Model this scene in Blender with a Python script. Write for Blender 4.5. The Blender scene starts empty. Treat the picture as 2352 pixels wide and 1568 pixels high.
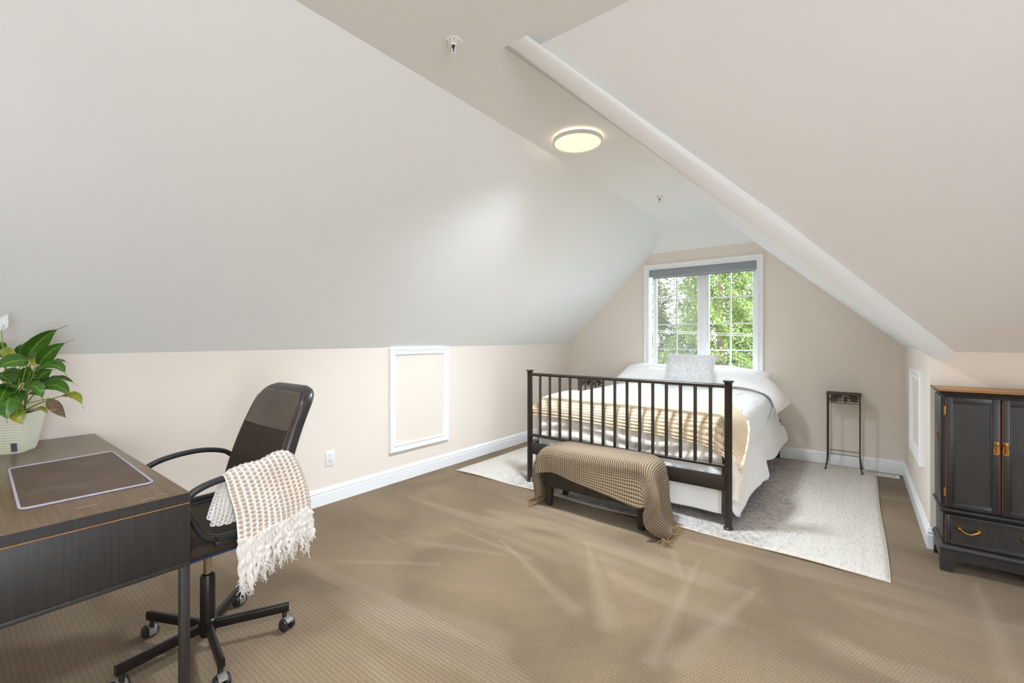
import bpy, bmesh, math, random
import numpy as np
from mathutils import Vector, Matrix
random.seed(7); rng = np.random.default_rng(7)
SC = bpy.context.scene
COL = SC.collection
# ------------------------------------------------------------------ camera
H = 1.25; FPX = 1021.0; CX = 1176.0; HY = 776.0; YAW = math.radians(37.8)
cam = bpy.data.cameras.new('camera'); camo = bpy.data.objects.new('camera', cam); COL.objects.link(camo)
camo.location = (0, 0, H); camo.rotation_euler = (math.pi/2, 0, YAW)
cam.sensor_width = 36.0; cam.lens = 36.0*FPX/2352.0; cam.shift_y = (HY-784.0)/2352.0
cam.clip_start = 0.02; cam.clip_end = 200
SC.camera = camo
# ------------------------------------------------------------------ sky, daylight, exposure
W = bpy.data.worlds.new('overcast_sky'); SC.world = W; W.use_nodes = True
bg = W.node_tree.nodes['Background']; bg.inputs[0].default_value = (0.79, 0.895, 1.0, 1); bg.inputs[1].default_value = 10.0
SC.view_settings.view_transform = 'Standard'; SC.view_settings.look = 'None'
SC.view_settings.exposure = 0.92; SC.view_settings.gamma = 1.0; SC.view_settings.use_curve_mapping = False
SC.cycles.use_denoising = True; SC.cycles.max_bounces = 10; SC.cycles.diffuse_bounces = 6; SC.cycles.transparent_max_bounces = 12
SC.cycles.sample_clamp_indirect = 6.0
def daylight(name, loc, rot, sx, sy, power, col):
    l = bpy.data.lights.new(name, 'AREA'); l.shape = 'RECTANGLE'; l.size = sx; l.size_y = sy; l.energy = power; l.color = col
    o = bpy.data.objects.new(name, l); COL.objects.link(o); o.location = loc; o.rotation_euler = rot
    return o
# sampling guides for the sky light that enters through the bed window and the added side window
for _n, _l, _r, _a, _b in (('window_portal', (-1.44, 5.50, 1.41), (math.radians(-90), 0, 0), 1.18, 1.33), ('window_portal', (3.23, -0.85, 1.1), (math.radians(90), 0, math.radians(90)), 1.3, 2.1)):
    _p = daylight(_n, _l, _r, _a, _b, 1, (1, 1, 1)); _p.data.cycles.is_portal = True

# ------------------------------------------------------------------ pixel rays (directions only)
_fw = np.array([-math.sin(YAW), math.cos(YAW), 0]); _rt = np.array([math.cos(YAW), math.sin(YAW), 0]); _up = np.array([0, 0, 1.])
_C = np.array([0, 0, H])
def ray(x, y): return _fw*FPX + _rt*(x-CX) + _up*(HY-y)
def onz(x, y, z): d = ray(x, y); return _C + d*((z-H)/d[2])
def onx(x, y, X): d = ray(x, y); return _C + d*(X/d[0])
def ony(x, y, Y): d = ray(x, y); return _C + d*(Y/d[1])
def atw(x, y, w): return _C + ray(x, y)*(w/FPX)

# ------------------------------------------------------------------ materials
def lin(c):
    return tuple((v/12.92 if v <= 0.04045 else ((v+0.055)/1.055)**2.4) for v in (x/255.0 for x in c))
class NT:
    def __init__(s, name):
        s.m = bpy.data.materials.new(name); s.m.use_nodes = True; s.t = s.m.node_tree; s.n = s.t.nodes
        s.b = s.n['Principled BSDF']; s.out = s.n['Material Output']
    def l(s, a, b): s.t.links.new(a, b)
    def setin(s, sock, v):
        if isinstance(v, bpy.types.NodeSocket): s.l(v, sock)
        else: sock.default_value = v
    def math(s, op, a, b=0.0, c=0.0, clamp=False):
        n = s.n.new('ShaderNodeMath'); n.operation = op; n.use_clamp = clamp
        for i, v in enumerate((a, b, c)): s.setin(n.inputs[i], v)
        return n.outputs[0]
    def coord(s, kind='Object', scale=(1, 1, 1), rot=(0, 0, 0), loc=(0, 0, 0)):
        tc = s.n.new('ShaderNodeTexCoord'); mp = s.n.new('ShaderNodeMapping')
        mp.inputs['Scale'].default_value = scale; mp.inputs['Rotation'].default_value = rot; mp.inputs['Location'].default_value = loc
        s.l(tc.outputs[kind], mp.inputs[0]); return mp.outputs[0]
    def xyz(s, v):
        n = s.n.new('ShaderNodeSeparateXYZ'); s.l(v, n.inputs[0]); return n.outputs
    def noise(s, vec, scale, detail=3, rough=0.5, dist=0.0):
        n = s.n.new('ShaderNodeTexNoise'); s.l(vec, n.inputs['Vector']); n.inputs['Scale'].default_value = scale
        n.inputs['Detail'].default_value = detail; n.inputs['Roughness'].default_value = rough; n.inputs['Distortion'].default_value = dist
        return n.outputs['Fac']
    def ramp(s, f, stops):
        n = s.n.new('ShaderNodeValToRGB'); s.setin(n.inputs[0], f); e = n.color_ramp.elements
        while len(e) < len(stops): e.new(0.5)
        for el, (p, c) in zip(e, stops): el.position = p; el.color = (*c, 1) if len(c) == 3 else c
        return n.outputs[0]
    def mix(s, f, a, b, mode='MIX'):
        n = s.n.new('ShaderNodeMixRGB'); n.blend_type = mode
        for i, v in zip((0, 1, 2), (f, a, b)):
            if not isinstance(v, bpy.types.NodeSocket) and i > 0 and len(v) == 3: v = (*v, 1)
            s.setin(n.inputs[i], v)
        return n.outputs[0]
    def bump(s, h, strength, dist=0.01, prev=None):
        n = s.n.new('ShaderNodeBump'); s.l(h, n.inputs['Height']); n.inputs['Strength'].default_value = strength; n.inputs['Distance'].default_value = dist
        if prev is not None: s.l(prev, n.inputs['Normal'])
        return n.outputs[0]
    def done(s, col=None, rough=None, normal=None):
        if col is not None: s.setin(s.b.inputs['Base Color'], (*col, 1) if (not isinstance(col, bpy.types.NodeSocket) and len(col) == 3) else col)
        if rough is not None: s.setin(s.b.inputs['Roughness'], rough)
        if normal is not None: s.l(normal, s.b.inputs['Normal'])
        return s.m
def simple(name, c, rough=0.5, metal=0.0, var=0.06, vscale=6.0, bump=None, coat=0.0, sheen=0.0, stretch=(1, 1, 1), spec=None):
    t = NT(name); v = t.coord('Object', stretch); c = lin(c)
    f = t.noise(v, vscale, 4)
    dk = tuple(x*(1-var) for x in c); lt = tuple(min(1, x*(1+var)) for x in c)
    col = t.ramp(f, [(0.3, dk), (0.7, lt)])
    nrm = None
    if bump: nrm = t.bump(t.noise(v, bump[0], 4), bump[1], bump[2])
    t.b.inputs['Metallic'].default_value = metal
    t.b.inputs['Coat Weight'].default_value = coat
    t.b.inputs['Sheen Weight'].default_value = sheen
    if spec is not None: t.b.inputs['Specular IOR Level'].default_value = spec
    return t.done(col, rough, nrm)

MAT = {}
MAT['ceiling'] = simple('ceiling_paint', (240, 240, 239), 0.85, var=0.012, vscale=1.5, bump=(140, 0.06, 0.002))
MAT['wall'] = simple('beige_wall_paint', (236, 226, 215), 0.8, var=0.012, vscale=1.3, bump=(160, 0.06, 0.002))
MAT['trim'] = simple('white_trim_paint', (244, 245, 247), 0.35, var=0.008, vscale=4)
MAT['plastic'] = simple('white_plastic', (240, 240, 240), 0.3, var=0.008)
MAT['dark'] = simple('dark_slot', (30, 30, 30), 0.6)
MAT['bedmetal'] = simple('brown_black_bed_metal', (52, 45, 38), 0.38, metal=0.25, var=0.12, vscale=20)
MAT['blackmetal'] = simple('black_chair_metal', (30, 26, 23), 0.3, metal=0.3, var=0.15, vscale=15)
MAT['blackplastic'] = simple('black_chair_plastic', (38, 37, 37), 0.42, var=0.12, vscale=25, bump=(300, 0.08, 0.002))
MAT['chrome'] = simple('piston_steel', (176, 165, 148), 0.18, metal=1.0, var=0.08, vscale=30)
MAT['greyplastic'] = simple('grey_caster_hood', (118, 114, 108), 0.45, var=0.12, vscale=30)
MAT['leather'] = simple('black_bonded_leather', (82, 72, 60), 0.40, var=0.22, vscale=9, bump=(60, 0.15, 0.004), stretch=(1, 1, .4))
MAT['leatherside'] = simple('black_leather_side', (50, 46, 46), 0.3, var=0.22, vscale=30, bump=(120, 0.2, 0.003))
MAT['mesh'] = simple('brown_black_seat_fabric', (50, 38, 26), 0.8, var=0.25, vscale=60, bump=(400, 0.25, 0.002))
MAT['bluefabric'] = simple('blue_seat_underside', (30, 52, 84), 0.85, var=0.25, vscale=40)
MAT['seam'] = simple('tan_stitching', (120, 84, 48), 0.7)
MAT['benchleather'] = simple('espresso_bench_leather', (44, 36, 26), 0.45, var=0.18, vscale=14, bump=(150, 0.12, 0.003))
MAT['standmetal'] = simple('bronze_stand_metal', (74, 62, 50), 0.45, metal=0.4, var=0.35, vscale=30)
MAT['brass'] = simple('aged_brass', (192, 138, 62), 0.3, metal=0.9, var=0.2, vscale=40)
MAT['soil'] = simple('potting_soil', (36, 26, 18), 0.95, var=0.4, vscale=60, bump=(80, 0.6, 0.01))
MAT['cable'] = simple('weathered_cable', (120, 120, 116), 0.6)
MAT['blind'] = simple('grey_blind_fabric', (150, 155, 161), 0.7, var=0.02, vscale=200)
MAT['skirt'] = simple('white_cotton', (248, 246, 243), 0.85, var=0.02, vscale=3, bump=(22, 0.12, 0.01), sheen=0.1)
MAT['pillow'] = simple('white_pillowcase', (250, 248, 246), 0.85, var=0.015, vscale=4, bump=(14, 0.15, 0.012), sheen=0.1)
MAT['box'] = simple('white_box_spring_cloth', (232, 227, 219), 0.9, var=0.02)
MAT['trunk'] = simple('tree_bark', (84, 70, 54), 0.95, var=0.3, vscale=12, bump=(20, 0.6, 0.03))
MAT['woodtop'] = simple('honey_wood', (176, 118, 56), 0.35, var=0.18, vscale=5, stretch=(2, 14, 2))
MAT['ochre'] = simple('worn_edge_wood', (128, 66, 44), 0.5, var=0.3, vscale=40)
MAT['gold_line'] = simple('exposed_edge_veneer', (176, 116, 52), 0.5, var=0.2, vscale=30)
MAT['matedge'] = simple('lavender_grey_stitched_edge', (168, 160, 172), 0.8, var=0.1, vscale=80)
MAT['glow_ring'] = NT('lamp_back_glow').m
MAT['stem'] = simple('pale_green_stem', (150, 170, 70), 0.45, var=0.15, vscale=10)
MAT['spathe'] = simple('white_spathe', (228, 230, 226), 0.5, var=0.03)
MAT['deadleaf'] = simple('dry_brown_leaf', (118, 98, 78), 0.8, var=0.45, vscale=40, stretch=(1, 1, 4))
MAT['tasseltan'] = simple('tan_tassel_yarn', (146, 120, 84), 0.95, var=0.25, vscale=120, bump=(500, 0.5, 0.003))
MAT['tasselwhite'] = simple('cream_tassel_yarn', (226, 218, 210), 0.95, var=0.12, vscale=14, bump=(420, 0.7, 0.004), sheen=0.2)
MAT['fur'] = simple('white_grey_faux_fur', (236, 235, 235), 0.9, var=0.14, vscale=60, bump=(90, 0.5, 0.008), sheen=0.3)
MAT['ground'] = simple('lawn', (46, 56, 28), 0.95, var=0.3, vscale=3)
MAT['shrub'] = simple('grey_olive_shrub', (76, 78, 62), 0.9, var=0.3, vscale=8, bump=(10, 0.8, 0.1))

def emission(m, col, s):
    t = m.node_tree; e = t.nodes.new('ShaderNodeEmission'); e.inputs[0].default_value = (*col, 1); e.inputs[1].default_value = s
    t.links.new(e.outputs[0], t.nodes['Material Output'].inputs[0])
emission(MAT['glow_ring'], (1.0, 0.84, 0.70), 9.0)
MAT['diffuser'] = NT('warm_lamp_diffuser').m
emission(MAT['diffuser'], (1.0, 0.79, 0.50), 0.80)

def mat_glass(name, tint, gloss):
    t = NT(name); tr = t.n.new('ShaderNodeBsdfTransparent'); tr.inputs[0].default_value = (*tint, 1)
    gl = t.n.new('ShaderNodeBsdfGlossy'); gl.inputs['Roughness'].default_value = 0.02
    fr = t.n.new('ShaderNodeFresnel'); fr.inputs[0].default_value = 1.45
    mx = t.n.new('ShaderNodeMixShader'); t.l(t.math('MULTIPLY', fr.outputs[0], gloss), mx.inputs[0])
    t.l(tr.outputs[0], mx.inputs[1]); t.l(gl.outputs[0], mx.inputs[2]); t.l(mx.outputs[0], t.out.inputs[0]); return t.m
MAT['glass'] = mat_glass('window_glass', (0.97, 0.985, 0.98), 0.8)
def mat_screen():
    t = NT('insect_screen_mesh'); tr = t.n.new('ShaderNodeBsdfTransparent')
    df = t.n.new('ShaderNodeBsdfDiffuse'); df.inputs[0].default_value = (0.42, 0.42, 0.40, 1)
    mx = t.n.new('ShaderNodeMixShader'); mx.inputs[0].default_value = 0.30
    t.l(tr.outputs[0], mx.inputs[1]); t.l(df.outputs[0], mx.inputs[2]); t.l(mx.outputs[0], t.out.inputs[0]); return t.m
MAT['screen'] = mat_screen()

def mat_carpet():
    t = NT('loop_carpet'); v = t.coord('Object'); X, Y, Z = t.xyz(v)
    fine = t.noise(v, 170, 4, 0.75); mid = t.noise(v, 42, 3)
    big = t.noise(v, 1.15, 3, 0.55, 0.8)
    # brushed pile: wedges and streaks left by a vacuum cleaner, several headings
    st = []
    for i, (ang, sx, sy) in enumerate(((0.25, 0.35, 2.6), (1.0, 0.35, 3.4), (-0.55, 0.3, 3.0))):
        w = t.coord('Object', (sx*1.6, sy*1.15, 1), (0, 0, ang), (3.1*i, 1.7*i, 0)); st.append(t.noise(w, 1.0, 2, 0.4, 0.4))
    s0 = t.ramp(st[0], [(0.57, (0, 0, 0)), (0.62, (1, 1, 1))]); s1 = t.ramp(st[1], [(0.6, (0, 0, 0)), (0.64, (1, 1, 1))]); s2 = t.ramp(st[2], [(0.40, (1, 1, 1)), (0.46, (0, 0, 0))])
    # small loop pits in offset rows running across the room
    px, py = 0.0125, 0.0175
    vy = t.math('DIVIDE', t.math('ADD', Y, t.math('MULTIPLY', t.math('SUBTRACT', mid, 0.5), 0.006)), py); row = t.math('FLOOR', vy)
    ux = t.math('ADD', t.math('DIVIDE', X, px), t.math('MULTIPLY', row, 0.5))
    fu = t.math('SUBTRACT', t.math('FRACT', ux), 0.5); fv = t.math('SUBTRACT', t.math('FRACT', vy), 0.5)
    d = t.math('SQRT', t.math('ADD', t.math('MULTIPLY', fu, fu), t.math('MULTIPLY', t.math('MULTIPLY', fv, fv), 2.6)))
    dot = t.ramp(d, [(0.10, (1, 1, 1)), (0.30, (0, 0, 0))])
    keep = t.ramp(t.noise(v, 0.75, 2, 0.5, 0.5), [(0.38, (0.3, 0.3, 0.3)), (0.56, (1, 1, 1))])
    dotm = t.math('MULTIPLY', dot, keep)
    a, b = lin((116, 95, 69)), lin((143, 120, 91))
    col = t.mix(t.ramp(big, [(0.38, (0, 0, 0)), (0.64, (1, 1, 1))]), a, b)
    col = t.mix(t.math('MULTIPLY', s0, 0.22), col, lin((176, 156, 131)))
    col = t.mix(t.math('MULTIPLY', s1, 0.22), col, lin((176, 157, 132)))
    col = t.mix(t.math('MULTIPLY', s2, 0.22), col, lin((122, 102, 80)))
    col = t.mix(t.ramp(fine, [(0.34, (0.6,)*3), (0.56, (0, 0, 0))]), col, lin((86, 68, 48)))
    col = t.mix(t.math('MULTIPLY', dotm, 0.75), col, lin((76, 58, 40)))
    # long brush marks left in the pile: (start px, end px, width start, width end, lighter?)
    for (p0, p1, w0, w1, lt) in (((1348, 1245), (1395, 1430), 0.012, 0.07, 1), ((1352, 1240), (1450, 1450), 0.008, 0.03, -1), ((1605, 1285), (1500, 1520), 0.015, 0.05, 1), ((1612, 1295), (1520, 1520), 0.006, 0.03, -1),
            ((1545, 1265), (1568, 1330), 0.03, 0.012, 1), ((1040, 1212), (1215, 1282), 0.010, 0.03, 1), ((868, 1225), (905, 1246), 0.012, 0.012, 1), ((1150, 1240), (1320, 1400), 0.012, 0.05, 1), ((960, 1245), (1150, 1272), 0.05, 0.02, 1),
            ((1732, 1280), (1748, 1560), 0.008, 0.02, -1), ((1738, 1350), (1560, 1520), 0.02, 0.06, 1), ((780, 1288), (1010, 1296), 0.03, 0.02, 1), ((1255, 1330), (1400, 1500), 0.015, 0.05, -1), ((2240, 1340), (2330, 1560), 0.02, 0.06, 1), ((1060, 1095), (1085, 1150), 0.006, 0.01, -1)):
        A_, B_ = onz(*p0, 0), onz(*p1, 0); dx, dy = B_[0]-A_[0], B_[1]-A_[1]; L2 = dx*dx+dy*dy
        qx = t.math('SUBTRACT', X, float(A_[0])); qy = t.math('SUBTRACT', Y, float(A_[1]))
        tt = t.math('DIVIDE', t.math('ADD', t.math('MULTIPLY', qx, dx), t.math('MULTIPLY', qy, dy)), L2, clamp=True)
        ex = t.math('SUBTRACT', qx, t.math('MULTIPLY', tt, dx)); ey = t.math('SUBTRACT', qy, t.math('MULTIPLY', tt, dy))
        dd = t.math('SQRT', t.math('ADD', t.math('MULTIPLY', ex, ex), t.math('MULTIPLY', ey, ey)))
        ww = t.math('ADD', t.math('MULTIPLY', tt, w1-w0), w0)
        m_ = t.math('SUBTRACT', 1.0, t.math('DIVIDE', dd, t.math('MULTIPLY', ww, t.math('ADD', 0.7, mid))), clamp=True)
        col = t.mix(t.math('MULTIPLY', m_, 0.15 if lt > 0 else 0.16), col, lin((188, 170, 146)) if lt > 0 else lin((110, 91, 70)))
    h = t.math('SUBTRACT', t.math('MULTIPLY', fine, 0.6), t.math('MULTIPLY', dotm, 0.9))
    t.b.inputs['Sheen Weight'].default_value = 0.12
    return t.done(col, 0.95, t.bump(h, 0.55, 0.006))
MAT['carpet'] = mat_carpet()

def mat_rug():
    t = NT('distressed_woven_rug'); v = t.coord('Object'); X, Y, Z = t.xyz(v)
    s1 = t.noise(t.coord('Object', (95, 16, 1)), 1.0, 4, 0.6); s2 = t.noise(t.coord('Object', (18, 110, 1)), 1.0, 3, 0.6)
    s3 = t.noise(t.coord('Object', (30, 1.2, 1)), 1.0, 3, 0.6); fine = t.noise(v, 300, 2)
    motif = t.noise(t.coord('Object', (1, 1, 1)), 9.0, 4, 0.7, 1.6)
    # faded grey field in the middle, its grey partly painted bed shade, pale striped border towards the short ends
    ax = t.math('ABSOLUTE', X)
    field = t.ramp(t.math('ADD', ax, t.math('MULTIPLY', t.math('SUBTRACT', motif, 0.5), 0.7)), [(0.72/1.6, (1, 1, 1)), (1.36/1.6, (0, 0, 0))]) if False else \
        t.ramp(t.math('MULTIPLY', t.math('ADD', ax, t.math('MULTIPLY', t.math('SUBTRACT', motif, 0.5), 0.5)), 0.625), [(0.50, (1, 1, 1)), (0.72, (0, 0, 0))])
    pale = t.mix(t.math('MULTIPLY', s3, 0.9), lin((220, 214, 205)), lin((192, 184, 174)))
    grey = t.mix(t.ramp(motif, [(0.45, (0, 0, 0)), (0.6, (1, 1, 1))]), lin((172, 166, 161)), lin((198, 192, 186)))
    col = t.mix(field, pale, grey)
    dark = t.math('MULTIPLY', t.ramp(s1, [(0.50, (0, 0, 0)), (0.64, (1, 1, 1))]), t.ramp(s2, [(0.38, (0, 0, 0)), (0.6, (1, 1, 1))]))
    amt = t.math('ADD', 0.42, t.math('MULTIPLY', field, 0.52))
    col = t.mix(t.math('MULTIPLY', dark, amt), col, lin((112, 103, 96)))
    h = t.math('ADD', t.math('ADD', s1, t.math('MULTIPLY', s3, 0.8)), t.math('MULTIPLY', fine, 0.4))
    return t.done(col, 0.95, t.bump(h, 0.35, 0.005))
MAT['rug'] = mat_rug()

def mat_wood(name, base, dark, rough, coat, axis_scale, wear=0.55):
    t = NT(name); v = t.coord('Object', axis_scale)
    g = t.noise(v, 1.0, 6, 0.65, 0.4); w = t.noise(t.coord('Object'), 60, 3)
    col = t.mix(t.ramp(g, [(0.36, (0, 0, 0)), (0.66, (1, 1, 1))]), lin(base), lin(dark))
    sc = t.ramp(t.noise(t.coord('Object', (70, 22, 40)), 1.0, 3, 0.7, 1.5), [(0.80, (0, 0, 0)), (0.82, (1, 1, 1))])
    col = t.mix(t.math('MULTIPLY', sc, wear), col, lin((150, 128, 104)))
    t.b.inputs['Coat Weight'].default_value = coat; t.b.inputs['Coat Roughness'].default_value = 0.22
    return t.done(col, t.math('ADD', rough, t.math('MULTIPLY', w, 0.08)), t.bump(g, 0.12, 0.003))
MAT['desk'] = mat_wood('black_brown_desk_veneer', (44, 40, 37), (30, 27, 26), 0.46, 0.0, (60, 110, 3))
MAT['desktop'] = mat_wood('desk_top_painted_sheen', (104, 81, 54), (80, 62, 41), 0.30, 0.25, (5, 90, 40))  # black-brown veneer lightened to tan: wall reflection put into the base colour
MAT['armoire'] = mat_wood('charcoal_painted_wood', (50, 48, 48), (42, 40, 40), 0.31, 0.0, (20, 20, 4), 0.0)
def mat_deskmat():
    t = NT('brown_desk_mat'); v = t.coord('Object', (6, 40, 20)); g = t.noise(v, 1.0, 5, 0.6, 0.6); b = t.noise(t.coord('Object'), 7, 3)
    col = t.mix(g, lin((66, 48, 34)), lin((88, 70, 56))); col = t.mix(t.ramp(b, [(0.5, (0, 0, 0)), (0.75, (0.35,)*3)]), col, lin((112, 96, 86)))
    return t.done(col, 0.5, t.bump(t.noise(t.coord('Object'), 300, 2), 0.1, 0.002))
MAT['deskmat'] = mat_deskmat()

def mat_weave(name, light, dark, p, q, lo=0.35, hi=0.8, tint=None, tscale=8):
    """cloth whose colour follows the woven cell: lighter on ridges, darker in the pockets (UV in metres)"""
    t = NT(name); tc = t.n.new('ShaderNodeTexCoord'); U, V, _ = t.xyz(tc.outputs['UV'])
    cu = t.math('ABSOLUTE', t.math('COSINE', t.math('MULTIPLY', U, math.pi/p))); cv = t.math('ABSOLUTE', t.math('COSINE', t.math('MULTIPLY', V, math.pi/q)))
    r = t.math('MAXIMUM', cu, cv)
    col = t.mix(t.ramp(r, [(lo, (0, 0, 0)), (hi, (1, 1, 1))]), lin(dark), lin(light))
    ob = t.coord('Object')
    if tint: col = t.mix(t.ramp(t.noise(ob, tscale, 3), [(0.4, (0, 0, 0)), (0.7, (1, 1, 1))]), col, t.mix(0.6, col, lin(tint)))
    t.b.inputs['Sheen Weight'].default_value = 0.15
    return t.done(col, 0.95, t.bump(t.noise(ob, 420, 3), 0.5, 0.003))
MAT['bthrow'] = mat_weave('tan_waffle_weave', (188, 169, 141), (98, 79, 57), 0.0150, 0.0125, 0.72, 0.97)
def mat_knit(name, light, dark, p, q, tint):
    t = NT(name); tc = t.n.new('ShaderNodeTexCoord'); U, V, _ = t.xyz(tc.outputs['UV'])
    cu = t.math('DIVIDE', U, p); col_ = t.math('FLOOR', cu); fu = t.math('SUBTRACT', t.math('FRACT', cu), 0.5)
    fv = t.math('SUBTRACT', t.math('FRACT', t.math('ADD', t.math('DIVIDE', V, q), t.math('MULTIPLY', col_, 0.5))), 0.5)
    d = t.math('ADD', t.math('MULTIPLY', t.math('MULTIPLY', fu, fu), 11.0), t.math('MULTIPLY', t.math('MULTIPLY', fv, fv), 8.0))
    col = t.mix(t.ramp(d, [(0.05, (0, 0, 0)), (0.75, (1, 1, 1))]), lin(dark), lin(light)); ob = t.coord('Object')
    col = t.mix(t.ramp(t.noise(ob, 7, 3), [(0.4, (0, 0, 0)), (0.7, (0.6,)*3)]), col, t.mix(1.0, col, lin(tint), 'MULTIPLY'))
    t.b.inputs['Sheen Weight'].default_value = 0.15
    return t.done(col, 0.95, t.bump(t.noise(ob, 420, 3), 0.5, 0.003))
MAT['cthrow'] = mat_knit('cream_chunky_knit', (240, 234, 228), (176, 160, 145), 0.0195, 0.0150, (252, 240, 227)) if True else mat_weave('cream_chunky_knit', (230, 221, 210), (196, 180, 162), 0.020, 0.018, 0.25, 0.8, (206, 180, 150), 7)
MAT['beige'] = mat_weave('ribbed_beige_cotton', (226, 203, 168), (196, 164, 122), 100.0, 0.030, 0.2, 0.6)
# ribs of the beige throw run across the bed: colour only follows V
def mat_rib():
    t = NT('ribbed_beige_cotton'); tc = t.n.new('ShaderNodeTexCoord'); U, V, _ = t.xyz(tc.outputs['UV'])
    cv = t.math('ABSOLUTE', t.math('COSINE', t.math('MULTIPLY', V, math.pi/0.026))); n = t.noise(t.coord('UV', (60, 8, 1)), 1.0, 3)
    f = t.ramp(t.math('ADD', cv, t.math('MULTIPLY', n, 0.3)), [(0.2, (0, 0, 0)), (0.5, (1, 1, 1))])
    return t.done(t.mix(f, lin((202, 172, 132)), lin((232, 212, 182))), 0.95, t.bump(t.noise(t.coord('Object'), 200, 3), 0.4, 0.003))
MAT['beige'] = mat_rib()
MAT['waffle'] = mat_weave('white_waffle_blanket', (250, 250, 249), (236, 235, 232), 0.012, 0.012, 0.4, 0.9)
def mat_silk():
    t = NT('ivory_satin_sheet'); v = t.coord('Object', (3, 3, 11)); h = t.noise(v, 1.0, 4, 0.55, 1.2)
    t.b.inputs['Sheen Weight'].default_value = 0.1
    return t.done(lin((246, 238, 228)), 0.42, t.bump(h, 0.4, 0.04))
MAT['silk'] = mat_silk()
def mat_leaf(name, g1, g2, tip):
    t = NT(name); tc = t.n.new('ShaderNodeTexCoord'); U, V, _ = t.xyz(tc.outputs['UV'])
    vein = t.math('ABSOLUTE', t.math('SINE', t.math('ADD', t.math('MULTIPLY', U, 46), t.math('MULTIPLY', t.math('ABSOLUTE', t.math('SUBTRACT', V, 0.5)), -26))))
    midr = t.ramp(t.math('ABSOLUTE', t.math('SUBTRACT', V, 0.5)), [(0.02, (1, 1, 1)), (0.07, (0, 0, 0))])
    n = t.noise(t.coord('Object'), 22, 3, 0.6)
    col = t.mix(t.ramp(n, [(0.35, (0, 0, 0)), (0.7, (1, 1, 1))]), lin(g1), lin(g2))
    col = t.mix(t.math('MULTIPLY', vein, 0.16), col, lin((134, 160, 50)))
    col = t.mix(t.math('MULTIPLY', midr, 0.35), col, lin((150, 180, 70)))
    col = t.mix(t.ramp(t.math('ADD', U, t.math('MULTIPLY', n, 0.15)), [(0.90, (0, 0, 0)), (1.0, (1, 1, 1))]), col, lin(tip))
    t.b.inputs['Subsurface Weight'].default_value = 0.0
    return t.done(col, 0.3, t.bump(vein, 0.12, 0.003))
MAT['leaf'] = mat_leaf('glossy_green_leaf', (22, 70, 12), (50, 100, 20), (120, 96, 60))
MAT['leafy'] = mat_leaf('yellowing_leaf', (82, 112, 24), (164, 146, 40), (150, 120, 60))
def mat_pot():
    t = NT('ivory_ribbed_plastic'); return t.done(lin((228, 228, 208)), 0.4)
MAT['pot'] = mat_pot()
def mat_foliage(name, a, b):
    t = NT(name); n = t.noise(t.coord('Object'), 1.6, 4, 0.7); n2 = t.noise(t.coord('Object'), 14, 2)
    col = t.mix(t.ramp(n, [(0.35, (0, 0, 0)), (0.65, (1, 1, 1))]), lin(a), lin(b)); col = t.mix(t.math('MULTIPLY', n2, 0.6), col, lin((112, 120, 62)))
    tl = t.n.new('ShaderNodeBsdfTranslucent'); t.l(col, tl.inputs[0])
    mx = t.n.new('ShaderNodeMixShader'); mx.inputs[0].default_value = 0.4; t.done(col, 0.7)
    t.l(t.b.outputs[0], mx.inputs[1]); t.l(tl.outputs[0], mx.inputs[2]); t.l(mx.outputs[0], t.out.inputs[0]); return t.m
MAT['fol1'] = mat_foliage('bright_conifer_foliage', (60, 84, 22), (92, 108, 40)); MAT['fol2'] = mat_foliage('olive_conifer_foliage', (66, 78, 38), (92, 100, 56))

# ------------------------------------------------------------------ object helpers
ORI = {}
def thing(name, label, cat, loc=(0, 0, 0), group=None, kind=None):
    o = bpy.data.objects.new(name, None); COL.objects.link(o); o.location = loc; o.empty_display_size = 0.1
    o['label'] = label; o['category'] = cat
    if group: o['group'] = group
    if kind: o['kind'] = kind
    ORI[o.name] = np.array(loc, float); return o
def tag(o, label, cat, group=None, kind=None):
    o['label'] = label; o['category'] = cat
    if group: o['group'] = group
    if kind: o['kind'] = kind
    return o
def mk(name, g, mat, parent=None, smooth=True, uv=None, angle=40, origin=None):
    V, F = g; V = np.asarray(V, float)
    org = ORI[parent.name] if parent is not None else (np.array(origin, float) if origin is not None else np.zeros(3))
    me = bpy.data.meshes.new(name); me.from_pydata((V-org).tolist(), [], [tuple(f) for f in F]); 
    if uv is not None:
        lay = me.uv_layers.new(name='UVMap'); idx = np.empty(len(me.loops), int); me.loops.foreach_get('vertex_index', idx)
        lay.data.foreach_set('uv', np.asarray(uv, float)[idx].ravel())
    if smooth:
        me.shade_smooth()
        if angle is not None:
            try: me.set_sharp_from_angle(angle=math.radians(angle))
            except Exception: pass
    me.materials.append(MAT[mat] if isinstance(mat, str) else mat)
    o = bpy.data.objects.new(name, me); COL.objects.link(o)
    if parent is not None: o.parent = parent
    elif origin is not None: o.location = origin
    ORI[o.name] = org; return o
def join(*gs):
    V = []; F = []; n = 0
    for v, f in gs:
        v = np.asarray(v, float).reshape(-1, 3); V.append(v); F += [tuple(i+n for i in q) for q in f]; n += len(v)
    return np.vstack(V), F
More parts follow.
